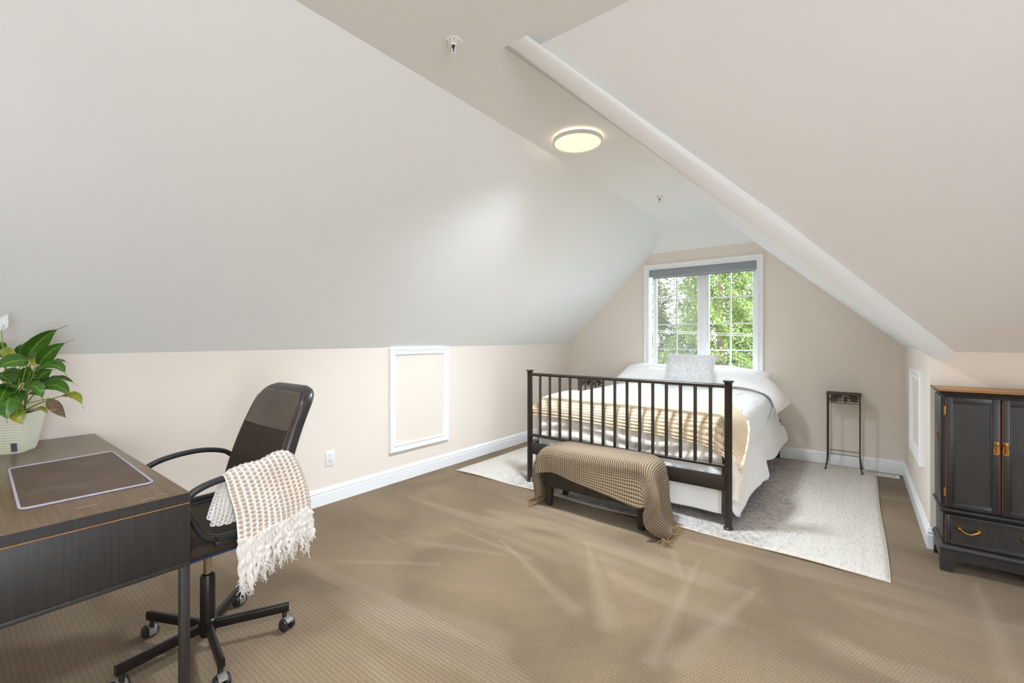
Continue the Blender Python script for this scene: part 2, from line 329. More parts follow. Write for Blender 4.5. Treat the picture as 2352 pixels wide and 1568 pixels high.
def box(x0, x1, y0, y1, z0, z1, bev=0.0, seg=2):
    if bev <= 0:
        V = [(x, y, z) for x in (x0, x1) for y in (y0, y1) for z in (z0, z1)]
        return np.array(V, float), [(0, 1, 3, 2), (4, 6, 7, 5), (0, 4, 5, 1), (2, 3, 7, 6), (0, 2, 6, 4), (1, 5, 7, 3)]
    bm = bmesh.new(); bmesh.ops.create_cube(bm, size=1.0)
    for v in bm.verts: v.co = Vector(((x0+x1)/2+v.co.x*(x1-x0), (y0+y1)/2+v.co.y*(y1-y0), (z0+z1)/2+v.co.z*(z1-z0)))
    bmesh.ops.bevel(bm, geom=list(bm.edges), offset=bev, segments=seg, profile=0.5, affect='EDGES')
    bm.verts.index_update(); r = (np.array([v.co[:] for v in bm.verts]), [tuple(v.index for v in f.verts) for f in bm.faces]); bm.free(); return r
def frames(P, up0=None):
    P = np.asarray(P, float); T = np.gradient(P, axis=0); T /= np.linalg.norm(T, axis=1)[:, None]+1e-12
    n = np.array(up0 if up0 is not None else ([0, 0, 1.] if abs(T[0][2]) < 0.9 else [1., 0, 0]), float); N = []
    for t in T:
        n = n-t*np.dot(n, t); n /= np.linalg.norm(n)+1e-12; N.append(n.copy())
    N = np.array(N); return T, N, np.cross(T, N)
def sweep(P, prof, up0=None, caps=True, closed=False):
    """prof: list of (a,b) in (side, up) plane, or function i -> list"""
    P = np.asarray(P, float); T, N, B = frames(P, up0); V = []; F = []
    k = len(prof(0) if callable(prof) else prof)
    for i in range(len(P)):
        pr = prof(i) if callable(prof) else prof
        for a, b in pr: V.append(P[i]+B[i]*a+N[i]*b)
    m = len(P)
    for i in range(m if closed else m-1):
        for j in range(k):
            a = i*k+j; b = i*k+(j+1) % k; c = ((i+1) % m)*k+(j+1) % k; d = ((i+1) % m)*k+j; F.append((a, b, c, d))
    if caps and not closed: F.append(tuple(range(k-1, -1, -1))); F.append(tuple((m-1)*k+j for j in range(k)))
    return np.array(V), F
def circ(r, n=12): return [(r*math.cos(2*math.pi*i/n), r*math.sin(2*math.pi*i/n)) for i in range(n)]
def tube(P, r, n=10, up0=None):
    if callable(r): return sweep(P, lambda i: circ(r(i/(len(P)-1)), n), up0)
    return sweep(P, circ(r, n), up0)
def rrect(w, h, r, n=3):
    out = []
    for cx, cy, a0 in ((w/2-r, h/2-r, 0), (-w/2+r, h/2-r, 90), (-w/2+r, -h/2+r, 180), (w/2-r, -h/2+r, 270)):
        for i in range(n+1): a = math.radians(a0+90*i/n); out.append((cx+r*math.cos(a), cy+r*math.sin(a)))
    return out
def lathe(prof, c, n=24, axis='z'):
    V = []; F = []; m = len(prof)
    for i in range(n):
        a = 2*math.pi*i/n
        for r, z in prof:
            p = (r*math.cos(a), r*math.sin(a), z)
            if axis == 'y': p = (p[0], p[2], p[1])
            if axis == 'x': p = (p[2], p[0], p[1])
            V.append((c[0]+p[0], c[1]+p[1], c[2]+p[2]))
    for i in range(n):
        for j in range(m-1):
            a = i*m+j; b = ((i+1) % n)*m+j; F.append((a, b, b+1, a+1))
    return np.array(V), F
def prism(poly, axis, a0, a1):
    """poly of 2-D points extruded along axis; 'x': (y,z) 'y': (x,z) 'z': (x,y)"""
    def P(p, t): return {'x': (t, p[0], p[1]), 'y': (p[0], t, p[1]), 'z': (p[0], p[1], t)}[axis]
    n = len(poly); V = [P(p, a0) for p in poly]+[P(p, a1) for p in poly]
    F = [tuple(range(n-1, -1, -1)), tuple(range(n, 2*n))]+[(i, (i+1) % n, n+(i+1) % n, n+i) for i in range(n)]
    return np.array(V, float), F
def catmull1(C, n):
    C = np.asarray(C, float); m = len(C); E = np.concatenate([[2*C[0]-C[1]], C, [2*C[-1]-C[-2]]]); t = np.linspace(0, m-1, n); i = np.minimum(t.astype(int), m-2); f = (t-i).reshape((-1,)+(1,)*(C.ndim-1))
    a, b, c, d = E[i], E[i+1], E[i+2], E[i+3]
    return 0.5*((2*b)+(-a+c)*f+(2*a-5*b+4*c-d)*f*f+(-a+3*b-3*c+d)*f**3)
def loft(C, nu, nv):
    C = np.asarray(C, float); A = catmull1(C, nu); return np.swapaxes(catmull1(np.swapaxes(A, 0, 1), nv), 0, 1)
def gridmesh(P, flip=False):
    nu, nv = P.shape[:2]; I = np.arange(nu*nv).reshape(nu, nv)
    F = np.stack([I[:-1, :-1], I[1:, :-1], I[1:, 1:], I[:-1, 1:]], -1).reshape(-1, 4)
    if flip: F = F[:, ::-1]
    return P.reshape(-1, 3), F.tolist()
def gnormals(P):
    du = np.gradient(P, axis=0); dv = np.gradient(P, axis=1); n = np.cross(du, dv); return n/(np.linalg.norm(n, axis=2)[..., None]+1e-12)
def arcuv(P):
    u = np.concatenate([[0], np.cumsum(np.linalg.norm(np.diff(P, axis=0), axis=2).mean(1))]); v = np.concatenate([[0], np.cumsum(np.linalg.norm(np.diff(P, axis=1), axis=2).mean(0))])
    U, V = np.meshgrid(u, v, indexing='ij'); return U, V
def wrinkle(P, amp, fx, fy, seed=0):
    r = np.random.default_rng(seed); U, V = arcuv(P); h = np.zeros(U.shape)
    for k in range(5):
        a, b, c = r.normal(0, fx), r.normal(0, fy), r.uniform(0, 6.28); h += np.sin(a*U+b*V+c)
    return P+gnormals(P)*(amp*h/3)[..., None]
def cloth(name, P, mat, parent=None, thick=0.004, origin=None, disp=None, flip=False):
    U, V = arcuv(P); 
    if disp is not None: P = P+gnormals(P)*disp(U, V)[..., None]*(-1 if flip else 1)
    o = mk(name, gridmesh(P, flip), mat, parent, True, np.stack([U, V], -1).reshape(-1, 2), angle=None, origin=origin)
    if thick:
        s = o.modifiers.new('thickness', 'SOLIDIFY'); s.thickness = thick; s.offset = -1
    return o
def struct(name, g, mat, label, cat, smooth=False):
    return tag(mk(name, g, mat, None, smooth), label, cat, kind='structure')
def poly(*pts): return np.array(pts, float), [tuple(range(len(pts)))]

# ================================================================== THE ROOM
XL, YB, XR, YN, XE, YF = -3.165, 5.39, 0.345, 3.615, 3.2, -1.9
KZ, ZC, XA, XB, YBK = 1.168, 2.56, -1.722, -1.172, 1.645
ZW, YH = 2.287, 5.10      # top of the back wall, start of the hipped end of the ceiling
ZS = lambda x: KZ+(x-XL)*(ZC-KZ)/(XA-XL)        # left slope height
ZA = lambda x: ZC-(x-XB)*(ZC-KZ)/(XR-XB)        # right slope height
XW0 = XL+(ZW-KZ)*(XA-XL)/(ZC-KZ); XW1 = XR-(ZW-KZ)*(XR-XB)/(ZC-KZ)
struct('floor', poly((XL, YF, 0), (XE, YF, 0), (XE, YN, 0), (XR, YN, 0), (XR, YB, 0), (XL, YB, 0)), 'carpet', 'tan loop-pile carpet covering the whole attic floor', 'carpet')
struct('wall_left', poly((XL, YF, 0), (XL, YB, 0), (XL, YB, KZ), (XL, YF, KZ)), 'wall', 'low beige knee wall running along the left side', 'wall')
wx0, wx1, wz0, wz1 = -2.03, -0.85, 0.74, 2.085
struct('wall_back', join(poly((XL, YB, 0), (wx0, YB, 0), (wx0, YB, ZS(wx0)), (XL, YB, KZ)),
    poly((wx0, YB, wz1), (wx1, YB, wz1), (wx1, YB, ZA(wx1)), (XW1, YB, ZW), (XW0, YB, ZW), (wx0, YB, ZS(wx0))),
    poly((wx0, YB, 0), (wx1, YB, 0), (wx1, YB, wz0), (wx0, YB, wz0)), poly((wx1, YB, 0), (XR, YB, 0), (XR, YB, KZ), (wx1, YB, ZA(wx1)))), 'wall', 'beige gable wall with the window behind the bed', 'wall')
struct('wall_right', poly((XR, YB, 0), (XR, YN, 0), (XR, YN, KZ), (XR, YB, KZ)), 'wall', 'short beige side wall right of the bed alcove', 'wall')
struct('wall_corner', poly((XR, YN, 0), (XE, YN, 0), (XE, YN, KZ), (XR, YN, KZ)), 'wall', 'low beige wall behind the black armoire', 'wall')
# wall to the far right, cut for the added window, and closed wall behind the camera
def holed(axis, c, a0, a1, z1, h0, h1, hz0, hz1):
    P = (lambda a, z: (c, a, z)) if axis == 'x' else (lambda a, z: (a, c, z))
    q = lambda u0, u1, v0, v1: poly(P(u0, v0), P(u1, v0), P(u1, v1), P(u0, v1))
    return join(q(a0, h0, 0, z1), q(h1, a1, 0, z1), q(h0, h1, 0, hz0), q(h0, h1, hz1, z1))
struct('wall_gable', holed('x', XE, YF, YN, ZC, -1.5, -0.2, 0.05, 2.15), 'wall', 'beige wall at the far right end outside the view', 'wall')
struct('wall_front', poly((XL, YF, 0), (XE, YF, 0), (XE, YF, ZC), (XA, YF, ZC), (XL, YF, KZ)), 'wall', 'beige wall behind the viewer', 'wall')
ce = thing('ceiling', 'pale grey painted attic ceiling with sloped sides and hip beam', 'ceiling', kind='structure')
mk('flat_panel', poly((XA, YF, ZC), (XE, YF, ZC), (XE, YBK, ZC), (XB, YBK, ZC), (XB, YH, ZC), (XA, YH, ZC)), 'ceiling', ce, False)
mk('slope_panel', poly((XA, YH, ZC), (XB, YH, ZC), (XW1, YB, ZW), (XW0, YB, ZW)), 'ceiling', ce, False)
mk('slope_panel', poly((XL, YF, KZ), (XL, YB, KZ), (XW0, YB, ZW), (XA, YH, ZC), (XA, YF, ZC)), 'ceiling', ce, False)
mk('slope_panel', poly((XB, YBK, ZC), (XB, YH, ZC), (XW1, YB, ZW), (XR, YB, KZ), (XR, YN, KZ)), 'ceiling', ce, False)
mk('slope_panel', poly((XB, YBK, ZC), (XR, YN, KZ), (XE, YN, KZ), (XE, YBK, ZC)), 'ceiling', ce, False)
# boxed hip beam along the inside corner of the two slopes
d = np.array([XR-XB, YN-YBK, KZ-ZC])
sec = [(-0.035, 0.03), (-0.018, -0.026), (-0.005, -0.036), (0.06, -0.048), (0.082, -0.044), (0.09, -0.03), (0.092, 0.06)]
def hipsec(t): return [np.array([XB, YBK, ZC])+d*t+np.array([a+0.015, 0, b]) for a, b in sec]
A0 = hipsec(-0.05); A1 = hipsec(1.0); n = len(sec)
V = np.array(A0+A1); F = [(i, i+1, n+i+1, n+i) for i in range(n-1)]+[tuple(range(n)), tuple(range(2*n-1, n-1, -1))]
V[:, 2] = np.minimum(V[:, 2], ZC+0.01)
mk('hip_beam', (V, F), 'ceiling', ce, True, angle=60)

# baseboards: stepped profile (distance from wall, height)
BP = [(0, 0), (0.016, 0), (0.016, 0.082), (0.0125, 0.086), (0.0125, 0.091), (0.0155, 0.096), (0.0145, 0.104), (0.008, 0.112), (0.0065, 0.121), (0.003, 0.124), (0, 0.124)]
def bb(name, axis, c, s, a0, a1, label, m0=0, m1=0):
    k = len(BP); V = []
    for a, m in ((a0, m0), (a1, m1)):
        for dd, z in BP: V.append((c+s*dd, a+m*dd, z) if axis == 'y' else (a+m*dd, c+s*dd, z))
    F = [(i, (i+1) % k, k+(i+1) % k, k+i) for i in range(k)]+[tuple(range(k)), tuple(range(2*k-1, k-1, -1))]
    struct(name, (np.array(V), F), 'trim', label, 'baseboard')
bb('baseboard_left', 'y', XL, 1, YF, YB, 'white moulded baseboard along the left knee wall', 0, -1)
bb('baseboard_back', 'x', YB, -1, XL, XR, 'white moulded baseboard along the back wall behind the bed', 1, -1)
bb('baseboard_right', 'y', XR, -1, YN-0.0, YB, 'white moulded baseboard on the short right wall', -1, -1)
bb('baseboard_corner', 'x', YN, -1, XR, XE, 'white moulded baseboard behind the black armoire', -1, 0)

# ------------------------------------------------------------------ window behind the bed
w = thing('window_1', 'white casement window with two gridded sashes behind the bed', 'window', (-1.44, YB, wz0), kind='structure')
CP = [(0, 0), (0, -0.010), (0.012, -0.018), (0.03, -0.013), (0.048, -0.02), (0.062, -0.022), (0.066, -0.012), (0.066, 0)]   # from opening edge outwards
def casing(parent, x0, x1, z0, z1, yb, prof, axis='y', sgn=1, mat='trim', names=('head_casing', 'side_casing', 'side_casing', 'sill_casing')):
    """mitred frame round an opening; profile offsets (outwards, towards room)"""
    k = len(prof); cor = [(x0, z1, -1, 1), (x1, z1, 1, 1), (x1, z0, 1, -1), (x0, z0, -1, -1)]
    for s, nm in zip(range(4), (names[0], names[1], names[3], names[2])):
        V = []
        for c in (cor[s], cor[(s+1) % 4]):
            for o, t in prof:
                a, z = c[0]+c[2]*o, c[1]+c[3]*o
                V.append((a, yb+t*sgn, z) if axis == 'y' else (yb+t*sgn, a, z))
        F = [(i, (i+1) % k, k+(i+1) % k, k+i) for i in range(k)]+[tuple(range(k)), tuple(range(2*k-1, k-1, -1))]
        mk(nm, (np.array(V), F), mat, parent, True, angle=25)
casing(w, wx0, wx1, wz0, wz1, YB, CP)
jd = 0.10
for g in (box(wx0-0.012, wx0, YB, YB+jd, wz0, wz1), box(wx1, wx1+0.012, YB, YB+jd, wz0, wz1), box(wx0-0.012, wx1+0.012, YB, YB+jd, wz1, wz1+0.012), box(wx0-0.012, wx1+0.012, YB, YB+jd, wz0-0.012, wz0)):
    mk('jamb', g, 'trim', w, False)
xm0, xm1 = -1.474, -1.352
mk('mullion', box(xm0+0.036, xm1-0.036, YB+0.045, YB+jd, wz0, wz1, 0.004), 'trim', w)
def sash(x0, x1, screen):
    s = mk('sash', join(box(x0, x0+0.045, YB+0.06, YB+0.098, wz0, wz1, 0.006), box(x1-0.045, x1, YB+0.06, YB+0.098, wz0, wz1, 0.006),
        box(x0, x1, YB+0.06, YB+0.098, wz1-0.06, wz1, 0.006), box(x0, x1, YB+0.06, YB+0.098, wz0, wz0+0.06, 0.006)), 'trim', w)
    a, b = x0+0.045, x1-0.045
    mk('pane', box(a-0.004, b+0.004, YB+0.082, YB+0.086, wz0+0.05, wz1-0.05), 'glass', s, False)
    xc = (a+b)/2
    mk('muntin', box(xc-0.009, xc+0.009, YB+0.0725, YB+0.080, wz0+0.055, wz1-0.055), 'trim', s, False)
    for z in (1.713, 1.414, 1.113): mk('muntin', box(a, b, YB+0.074, YB+0.081, z-0.008, z+0.008), 'trim', s, False)
    if screen: mk('insect_screen', box(a, b, YB+0.055, YB+0.056, wz0+0.05, wz1-0.05), 'screen', s, False)
sash(wx0+0.025, xm0+0.04, True); sash(xm1-0.04, wx1-0.005, False)
# window added outside the view to bring in side daylight
w3 = thing('added_window', 'tall white framed window added in the unseen far right wall for side daylight', 'window', (XE, -0.85, 0.05), kind='structure')
for g in (box(XE-0.02, XE+0.08, -1.5, -1.45, 0.05, 2.15), box(XE-0.02, XE+0.08, -0.25, -0.2, 0.05, 2.15), box(XE-0.02, XE+0.08, -1.5, -0.2, 0.05, 0.10), box(XE-0.02, XE+0.08, -1.5, -0.2, 2.10, 2.15)): mk('frame_piece', g, 'trim', w3, False)
for y in (-0.85,): mk('mullion', box(XE-0.01, XE+0.06, y-0.025, y+0.025, 0.10, 2.10), 'trim', w3, False)

bl = thing('roller_blind', 'grey roller blind cassette mounted in the top of the window', 'blind', (-1.44, YB, 2.0))
mk('cassette', box(-2.028, -0.852, YB-0.012, YB+0.045, 1.998, 2.084, 0.006), 'blind', bl)
mk('hem_bar', box(-1.99, -0.872, YB+0.004, YB+0.018, 1.975, 1.989, 0.003), 'blind', bl)
mk('fabric_edge', box(-1.985, -0.877, YB+0.010, YB+0.013, 1.986, 2.0), 'trim', bl, False)

# access hatches in the two knee walls
d1 = thing('door_1', 'white-framed access hatch in the left knee wall', 'hatch', (XL, 2.70, 0.26), kind='structure')
HP = [(0, 0), (0, 0.012), (0.010, 0.020), (0.024, 0.014), (0.044, 0.022), (0.058, 0.026), (0.064, 0.018), (0.064, 0)]
casing(d1, 2.422, 2.984, 0.325, 1.10, XL, HP, 'x', 1, 'trim', ('frame_rail', 'frame_stile', 'frame_stile', 'frame_rail'))
mk('panel', box(XL, XL+0.005, 2.422, 2.984, 0.325, 1.10), 'wall', d1, False)
d2 = thing('door_2', 'white-framed access hatch in the short right wall', 'hatch', (XR, 4.25, 0.4), kind='structure')
casing(d2, 3.985, 4.545, 0.475, 0.955, XR, HP, 'x', -1, 'trim', ('frame_rail', 'frame_stile', 'frame_stile', 'frame_rail'))
mk('panel', box(XR-0.005, XR, 3.985, 4.545, 0.475, 0.955), 'wall', d2, False)

# ------------------------------------------------------------------ outlets, vent, sprinklers, lamp
def outlet(label, axis, c, s, a, z, plain=False):
    P = (lambda d0, d1, u0, u1, v0, v1, b=0: box(*(sorted((c+s*d0, c+s*d1))), u0, u1, v0, v1, b))
    t = thing('outlet', label, 'outlet', (c, a, z))
    mk('cover_plate', P(0, 0.006, a-0.036, a+0.036, z-0.058, z+0.058, 0.0025), 'plastic', t)
    r = mk('receptacle', P(0.005, 0.0085, a-0.0165, a+0.0165, z-0.033, z+0.033, 0.001), 'plastic', t)
    for dz in (-0.019, 0.019):
        for da in (-0.006, 0.006): mk('slot', P(0.0083, 0.0089, a+da-0.0012, a+da+0.0012, z+dz-0.001, z+dz+0.007), 'dark', r, False)
        mk('slot', P(0.0083, 0.0089, a-0.002, a+0.002, z+dz-0.009, z+dz-0.005), 'dark', r, False)
    for dz in (-0.048, 0.048): mk('screw', P(0.0055, 0.0068, a-0.002, a+0.002, z+dz-0.002, z+dz+0.002), 'plastic', t, False)
outlet('white duplex outlet low on the left knee wall near the hatch', 'x', XL, 1, 1.822, 0.338)
outlet('white cover plate low on the right wall beside the hatch', 'x', XR, -1, 4.74, 0.43)
v = thing('floor_vent', 'white slotted floor register in the carpet by the back wall', 'vent', (0.15, 5.27, 0))
mk('frame', join(box(0.0, 0.30, 5.222, 5.234, 0, 0.007), box(0.0, 0.30, 5.300, 5.312, 0, 0.007), box(0.0, 0.012, 5.234, 5.300, 0, 0.007), box(0.288, 0.30, 5.234, 5.300, 0, 0.007)), 'plastic', v, False)
mk('backing', box(0.012, 0.288, 5.234, 5.300, 0, 0.0015), 'dark', v, False)
for i in range(16): x = 0.02+i*0.0172; mk('slat', box(x, x+0.0105, 5.234, 5.300, 0.0015, 0.006), 'plastic', v, False)

def sprinkler(label, x, y):
    t = thing('fire_sprinkler', label, 'sprinkler', (x, y, ZC), group='ceiling sprinklers')
    mk('escutcheon', lathe([(0.0, -0.001), (0.041, -0.001), (0.041, -0.004), (0.035, -0.007), (0.027, -0.008)], (x, y, ZC), 28), 'plastic', t)
    mk('cup', lathe([(0.027, -0.005), (0.027, -0.010), (0.023, -0.013), (0.012, -0.013), (0.012, -0.020), (0.0, -0.020)], (x, y, ZC), 24), 'plastic', t)
    for k in range(9):
        a = 2*math.pi*k/9; mk('slot', box(x+0.0272*math.cos(a)-0.0022, x+0.0272*math.cos(a)+0.0022, y+0.0272*math.sin(a)-0.0022, y+0.0272*math.sin(a)+0.0022, ZC-0.0092, ZC-0.0075), 'dark', t, False)
    mk('nozzle', lathe([(0.0, -0.019), (0.0075, -0.020), (0.007, -0.028), (0.0, -0.028)], (x, y, ZC), 14), 'dark', t)
    for s in (-1, 1): mk('frame_arm', tube([(x+s*0.008, y, ZC-0.026), (x+s*0.010, y, ZC-0.040), (x+s*0.003, y, ZC-0.056)], 0.002, 6), 'plastic', t)
    mk('bulb', tube([(x, y, ZC-0.026), (x, y, ZC-0.054)], 0.0018, 6), 'dark', t)
    mk('deflector', lathe([(0.0, -0.056), (0.013, -0.056), (0.013, -0.058), (0.0, -0.059)], (x, y, ZC), 18), 'plastic', t)
sprinkler('white ceiling sprinkler nearest the viewer at the top', -1.407, 1.393)
sprinkler('small white ceiling sprinkler near the bed window', -1.447, 4.10)
def ceiling_lamp(label, LX, LY, power):
    lp = thing('ceiling_lamp', label, 'lamp', (LX, LY, ZC), group='round flush ceiling lamps')
    mk('backplate', lathe([(0, 0), (0.118, 0), (0.118, -0.012), (0, -0.012)], (LX, LY, ZC), 40), 'plastic', lp)
    mk('back_glow', lathe([(0.119, -0.003), (0.125, -0.004), (0.125, -0.009), (0.119, -0.010)], (LX, LY, ZC), 40), 'glow_ring', lp)
    mk('rim', lathe([(0.146, -0.016), (0.163, -0.016), (0.165, -0.020), (0.165, -0.034), (0.161, -0.038), (0.152, -0.038), (0.149, -0.034), (0.146, -0.026)], (LX, LY, ZC), 64), 'plastic', lp)
    mk('diffuser', lathe([(0.0, -0.0345), (0.10, -0.0345), (0.1495, -0.032), (0.1495, -0.016), (0.0, -0.016)], (LX, LY, ZC), 56), 'diffuser', lp)
    for k in range(13):      # the lamp's LEDs: small downward emitters spread over the disc
        ld = bpy.data.lights.new('lamp_light', 'SPOT'); ld.energy = power/13; ld.spot_size = math.radians(137); ld.spot_blend = 1.0; ld.shadow_soft_size = 0.0; ld.color = (0.81, 0.91, 1.0)
        lo = bpy.data.objects.new('lamp_light', ld); COL.objects.link(lo); lo.parent = lp; r_ = (0 if k == 12 else (0.13 if k % 2 else 0.085)); lo.location = (r_*math.cos(k*math.pi/6), r_*math.sin(k*math.pi/6), -0.041)
ceiling_lamp('round flush ceiling lamp glowing warm yellow above the room', -1.446, 2.565, 185)
ceiling_lamp('second round ceiling lamp, overhead in line with the bed lamp', -1.446, -0.14, 40)
ceiling_lamp('added round ceiling lamp, unseen overhead in the right wing, as fill light', 0.7, -0.35, 240)  # extra lamp out of view, added to brighten the floor by the desk

# ================================================================== FURNITURE
# ------------------------------------------------------------------ rug
RX0, RX1, RY0, RY1 = -2.98, 0.135, 2.985, 5.36
nu, nv = 90, 60
P = np.zeros((nu, nv, 3)); U = np.linspace(0, 1, nu)[:, None]; Vv = np.linspace(0, 1, nv)[None, :]
P[..., 0] = RX0+(RX1-RX0)*U+0.004*np.sin(Vv*9); P[..., 1] = RY0+(RY1-RY0)*Vv+0.008*np.sin(U*11)*(1-Vv); P[..., 2] = 0.011+0.004*(np.sin(U*23)*np.exp(-Vv*9))
rug = thing('area_rug', 'large pale distressed area rug under the bed', 'rug', ((RX0+RX1)/2, (RY0+RY1)/2, 0))
o = cloth('pile', P, 'rug', rug, 0.0095)
mk('binding', tube(np.concatenate([P[::3, 0], P[-1, ::3], P[::-3, -1], P[0, ::-3]])-np.array([0, 0, 0.004]), 0.0045, 6), simple('cream_rug_binding', (206, 192, 170), 0.95, var=0.1, vscale=60), rug)

# ------------------------------------------------------------------ bed frame
BY = 3.145
bf = thing('metal_bed', 'dark brown metal bed frame with spindle footboard', 'bed', (-1.45, 4.25, 0.012))
def post(x, y, h, r=0.0235):
    p = mk('post', lathe([(0, 0.010), (r*1.22, 0.010), (r*1.22, 0.018), (r, 0.022), (r, h-0.018), (r*1.15, h-0.012), (r*1.4, h-0.008), (r*1.4, h), (0, h)], (x, y, 0.0), 20), 'bedmetal', bf)
post(-0.660, BY, 0.974); post(-2.242, BY, 0.974); post(-0.655, 5.345, 0.40); post(-2.247, 5.345, 0.40)
mk('top_rail', tube([(-2.225, BY, 0.937), (-0.677, BY, 0.937)], 0.0135, 12), 'bedmetal', bf)
mk('middle_rail', tube([(-2.225, BY, 0.413), (-0.677, BY, 0.413)], 0.0125, 12), 'bedmetal', bf)
g0 = tube([(0, 0, 0.413), (0, 0, 0.93)], 0.0115, 10)
first = None
for i in range(15):
    x = -2.134+i*(2.134-0.769)/14
    if first is None: first = mk('spindle', (g0[0]+np.array([x, BY, 0]), g0[1]), 'bedmetal', bf); x0 = x
    else:
        c = first.copy(); COL.objects.link(c); c.location = (x-x0, 0, 0)
mk('foot_board', box(-2.225, -0.677, BY-0.012, BY+0.012, 0.252, 0.350, 0.004), 'bedmetal', bf)
mk('head_board', box(-2.225, -0.677, 5.333, 5.357, 0.252, 0.350, 0.004), 'bedmetal', bf)
for x in (-0.668, -2.234): mk('side_rail', box(x-0.012, x+0.012, BY+0.02, 5.325, 0.262, 0.345, 0.004), 'bedmetal', bf)
for y in (3.7, 4.25, 4.8): mk('slat', box(-2.22, -0.68, y-0.04, y+0.04, 0.262, 0.28), 'bedmetal', bf, False)

# ------------------------------------------------------------------ mattress and bedding
BX0, BX1, BYF, BYH = -2.19, -0.71, 3.205, 5.30
tag(mk('box_spring', box(BX0+0.02, BX1-0.02, BYF+0.012, BYH, 0.282, 0.432, 0.02, 3), 'box', origin=(-1.45, 4.25, 0.28)), 'white box spring seen between the bed spindles and board', 'box spring')
# mattress under a creased satin sheet: rounded slab, front face wrinkled
def rounded_slab(x0, x1, y0, y1, z0, z1, r, nx=90, ny=60, nz=26):
    bm = bmesh.new(); bmesh.ops.create_cube(bm, size=1)
    for vv in bm.verts: vv.co = Vector(((x0+x1)/2+vv.co.x*(x1-x0), (y0+y1)/2+vv.co.y*(y1-y0), (z0+z1)/2+vv.co.z*(z1-z0)))
    bmesh.ops.bevel(bm, geom=list(bm.edges), offset=r, segments=5, profile=0.5, affect='EDGES')
    bmesh.ops.subdivide_edges(bm, edges=[e for e in bm.edges if e.calc_length() > 0.2], cuts=40, use_grid_fill=True)
    bm.verts.index_update(); rr = (np.array([q.co[:] for q in bm.verts]), [tuple(q.index for q in f.verts) for f in bm.faces]); bm.free(); return rr
mV, mF = rounded_slab(BX0, BX1, BYF, BYH, 0.432, 0.70, 0.075)
fr = np.clip((BYF+0.1-mV[:, 1])/0.1, 0, 1)*np.clip((0.70-mV[:, 2])/0.1, 0, 1)
mV[:, 1] -= fr*(0.010*np.sin(mV[:, 2]*62+2.2*np.sin(mV[:, 0]*6.1)+1.2*np.sin(mV[:, 0]*13))+0.006*np.sin(mV[:, 0]*31+mV[:, 2]*20))
tag(mk('mattress', (mV, mF), 'silk', None, True, angle=70, origin=(-1.45, 4.25, 0.43)), 'mattress in a creased ivory satin sheet above the box spring', 'mattress')

# satin sheet edge hanging at the foot, over the top of the box spring
U = np.linspace(0, 1, 120)[:, None]; T = np.linspace(0, 1, 26)[None, :]
P = np.zeros((120, 26, 3)); P[..., 0] = BX0-0.004+(BX1-BX0+0.008)*U
P[..., 1] = BYF-0.010-0.006*np.sin(T*3.1)-0.006*np.sin(T*13+3*np.sin(U*7)+U*4)*np.ones_like(U)-0.003*np.sin(U*40+T*5)
P[..., 2] = 0.605-T*(0.195+0.012*np.sin(U*5+1)+0.03*U)
tag(cloth('top_sheet', P, 'silk', None, 0.002, origin=(-1.45, 3.2, 0.4)), 'wrinkled ivory satin sheet edge hanging behind the spindles', 'sheet')

# bed skirt: front curtain and right side drape as two pieces of white cotton
P = np.zeros((140, 20, 3)); U = np.linspace(0, 1, 140)[:, None]; T = np.linspace(0, 1, 20)[None, :]
P[..., 0] = BX0+0.0+(BX1-BX0)*U; P[..., 1] = BYF+0.004-0.014*T+0.012*T*np.sin(U*38+1.3*np.sin(U*11)); P[..., 2] = 0.425-T*(0.335+0.012*np.sin(U*9))
tag(cloth('bed_skirt', P, 'skirt', None, 0.002, origin=(-1.45, 3.2, 0.1)), 'white bed skirt below the dark foot board', 'bed skirt')
# left side
P = np.zeros((100, 16, 3)); U = np.linspace(0, 1, 100)[:, None]; T = np.linspace(0, 1, 16)[None, :]
P[..., 0] = BX0-0.004-0.05*T-0.012*T*np.sin(U*40); P[..., 1] = BYF+0.02+(5.28-BYF)*U; P[..., 2] = 0.66-T*0.54
tag(cloth('side_sheet', P, 'skirt', None, 0.002, origin=(-2.2, 4.2, 0.1), flip=True), 'white sheet hanging on the wall side of the bed', 'sheet')
# right side: control points along the bed (rows) and down (columns), hem flaring out
def side_row(y, zh, out, xt=BX1+0.012): return [(xt-0.10, y, 0.712), (xt+0.0, y, 0.69), (xt+0.03+0.15*out, y, 0.52), (xt+0.03+0.5*out, y, 0.36), (xt+0.02+out, y, zh)]
rows = [side_row(3.215, 0.30, -0.02), side_row(3.25, 0.10, 0.02), side_row(3.30, 0.045, 0.055), side_row(3.36, 0.07, 0.06), side_row(3.55, 0.13, 0.08), side_row(3.85, 0.15, 0.11), side_row(4.05, 0.13, 0.12), side_row(4.16, 0.15, 0.11), side_row(4.3, 0.20, 0.06), side_row(4.6, 0.17, 0.09), side_row(4.9, 0.21, 0.11), side_row(5.12, 0.25, 0.14), side_row(5.22, 0.30, 0.12), side_row(5.27, 0.36, 0.08)]
P = wrinkle(loft(rows, 170, 60), 0.004, 10, 3, 3)
tag(cloth('draped_sheet', P, 'skirt', None, 0.003, origin=(-0.65, 4.2, 0.1)), 'long white sheet draped down the right side of the bed', 'sheet')

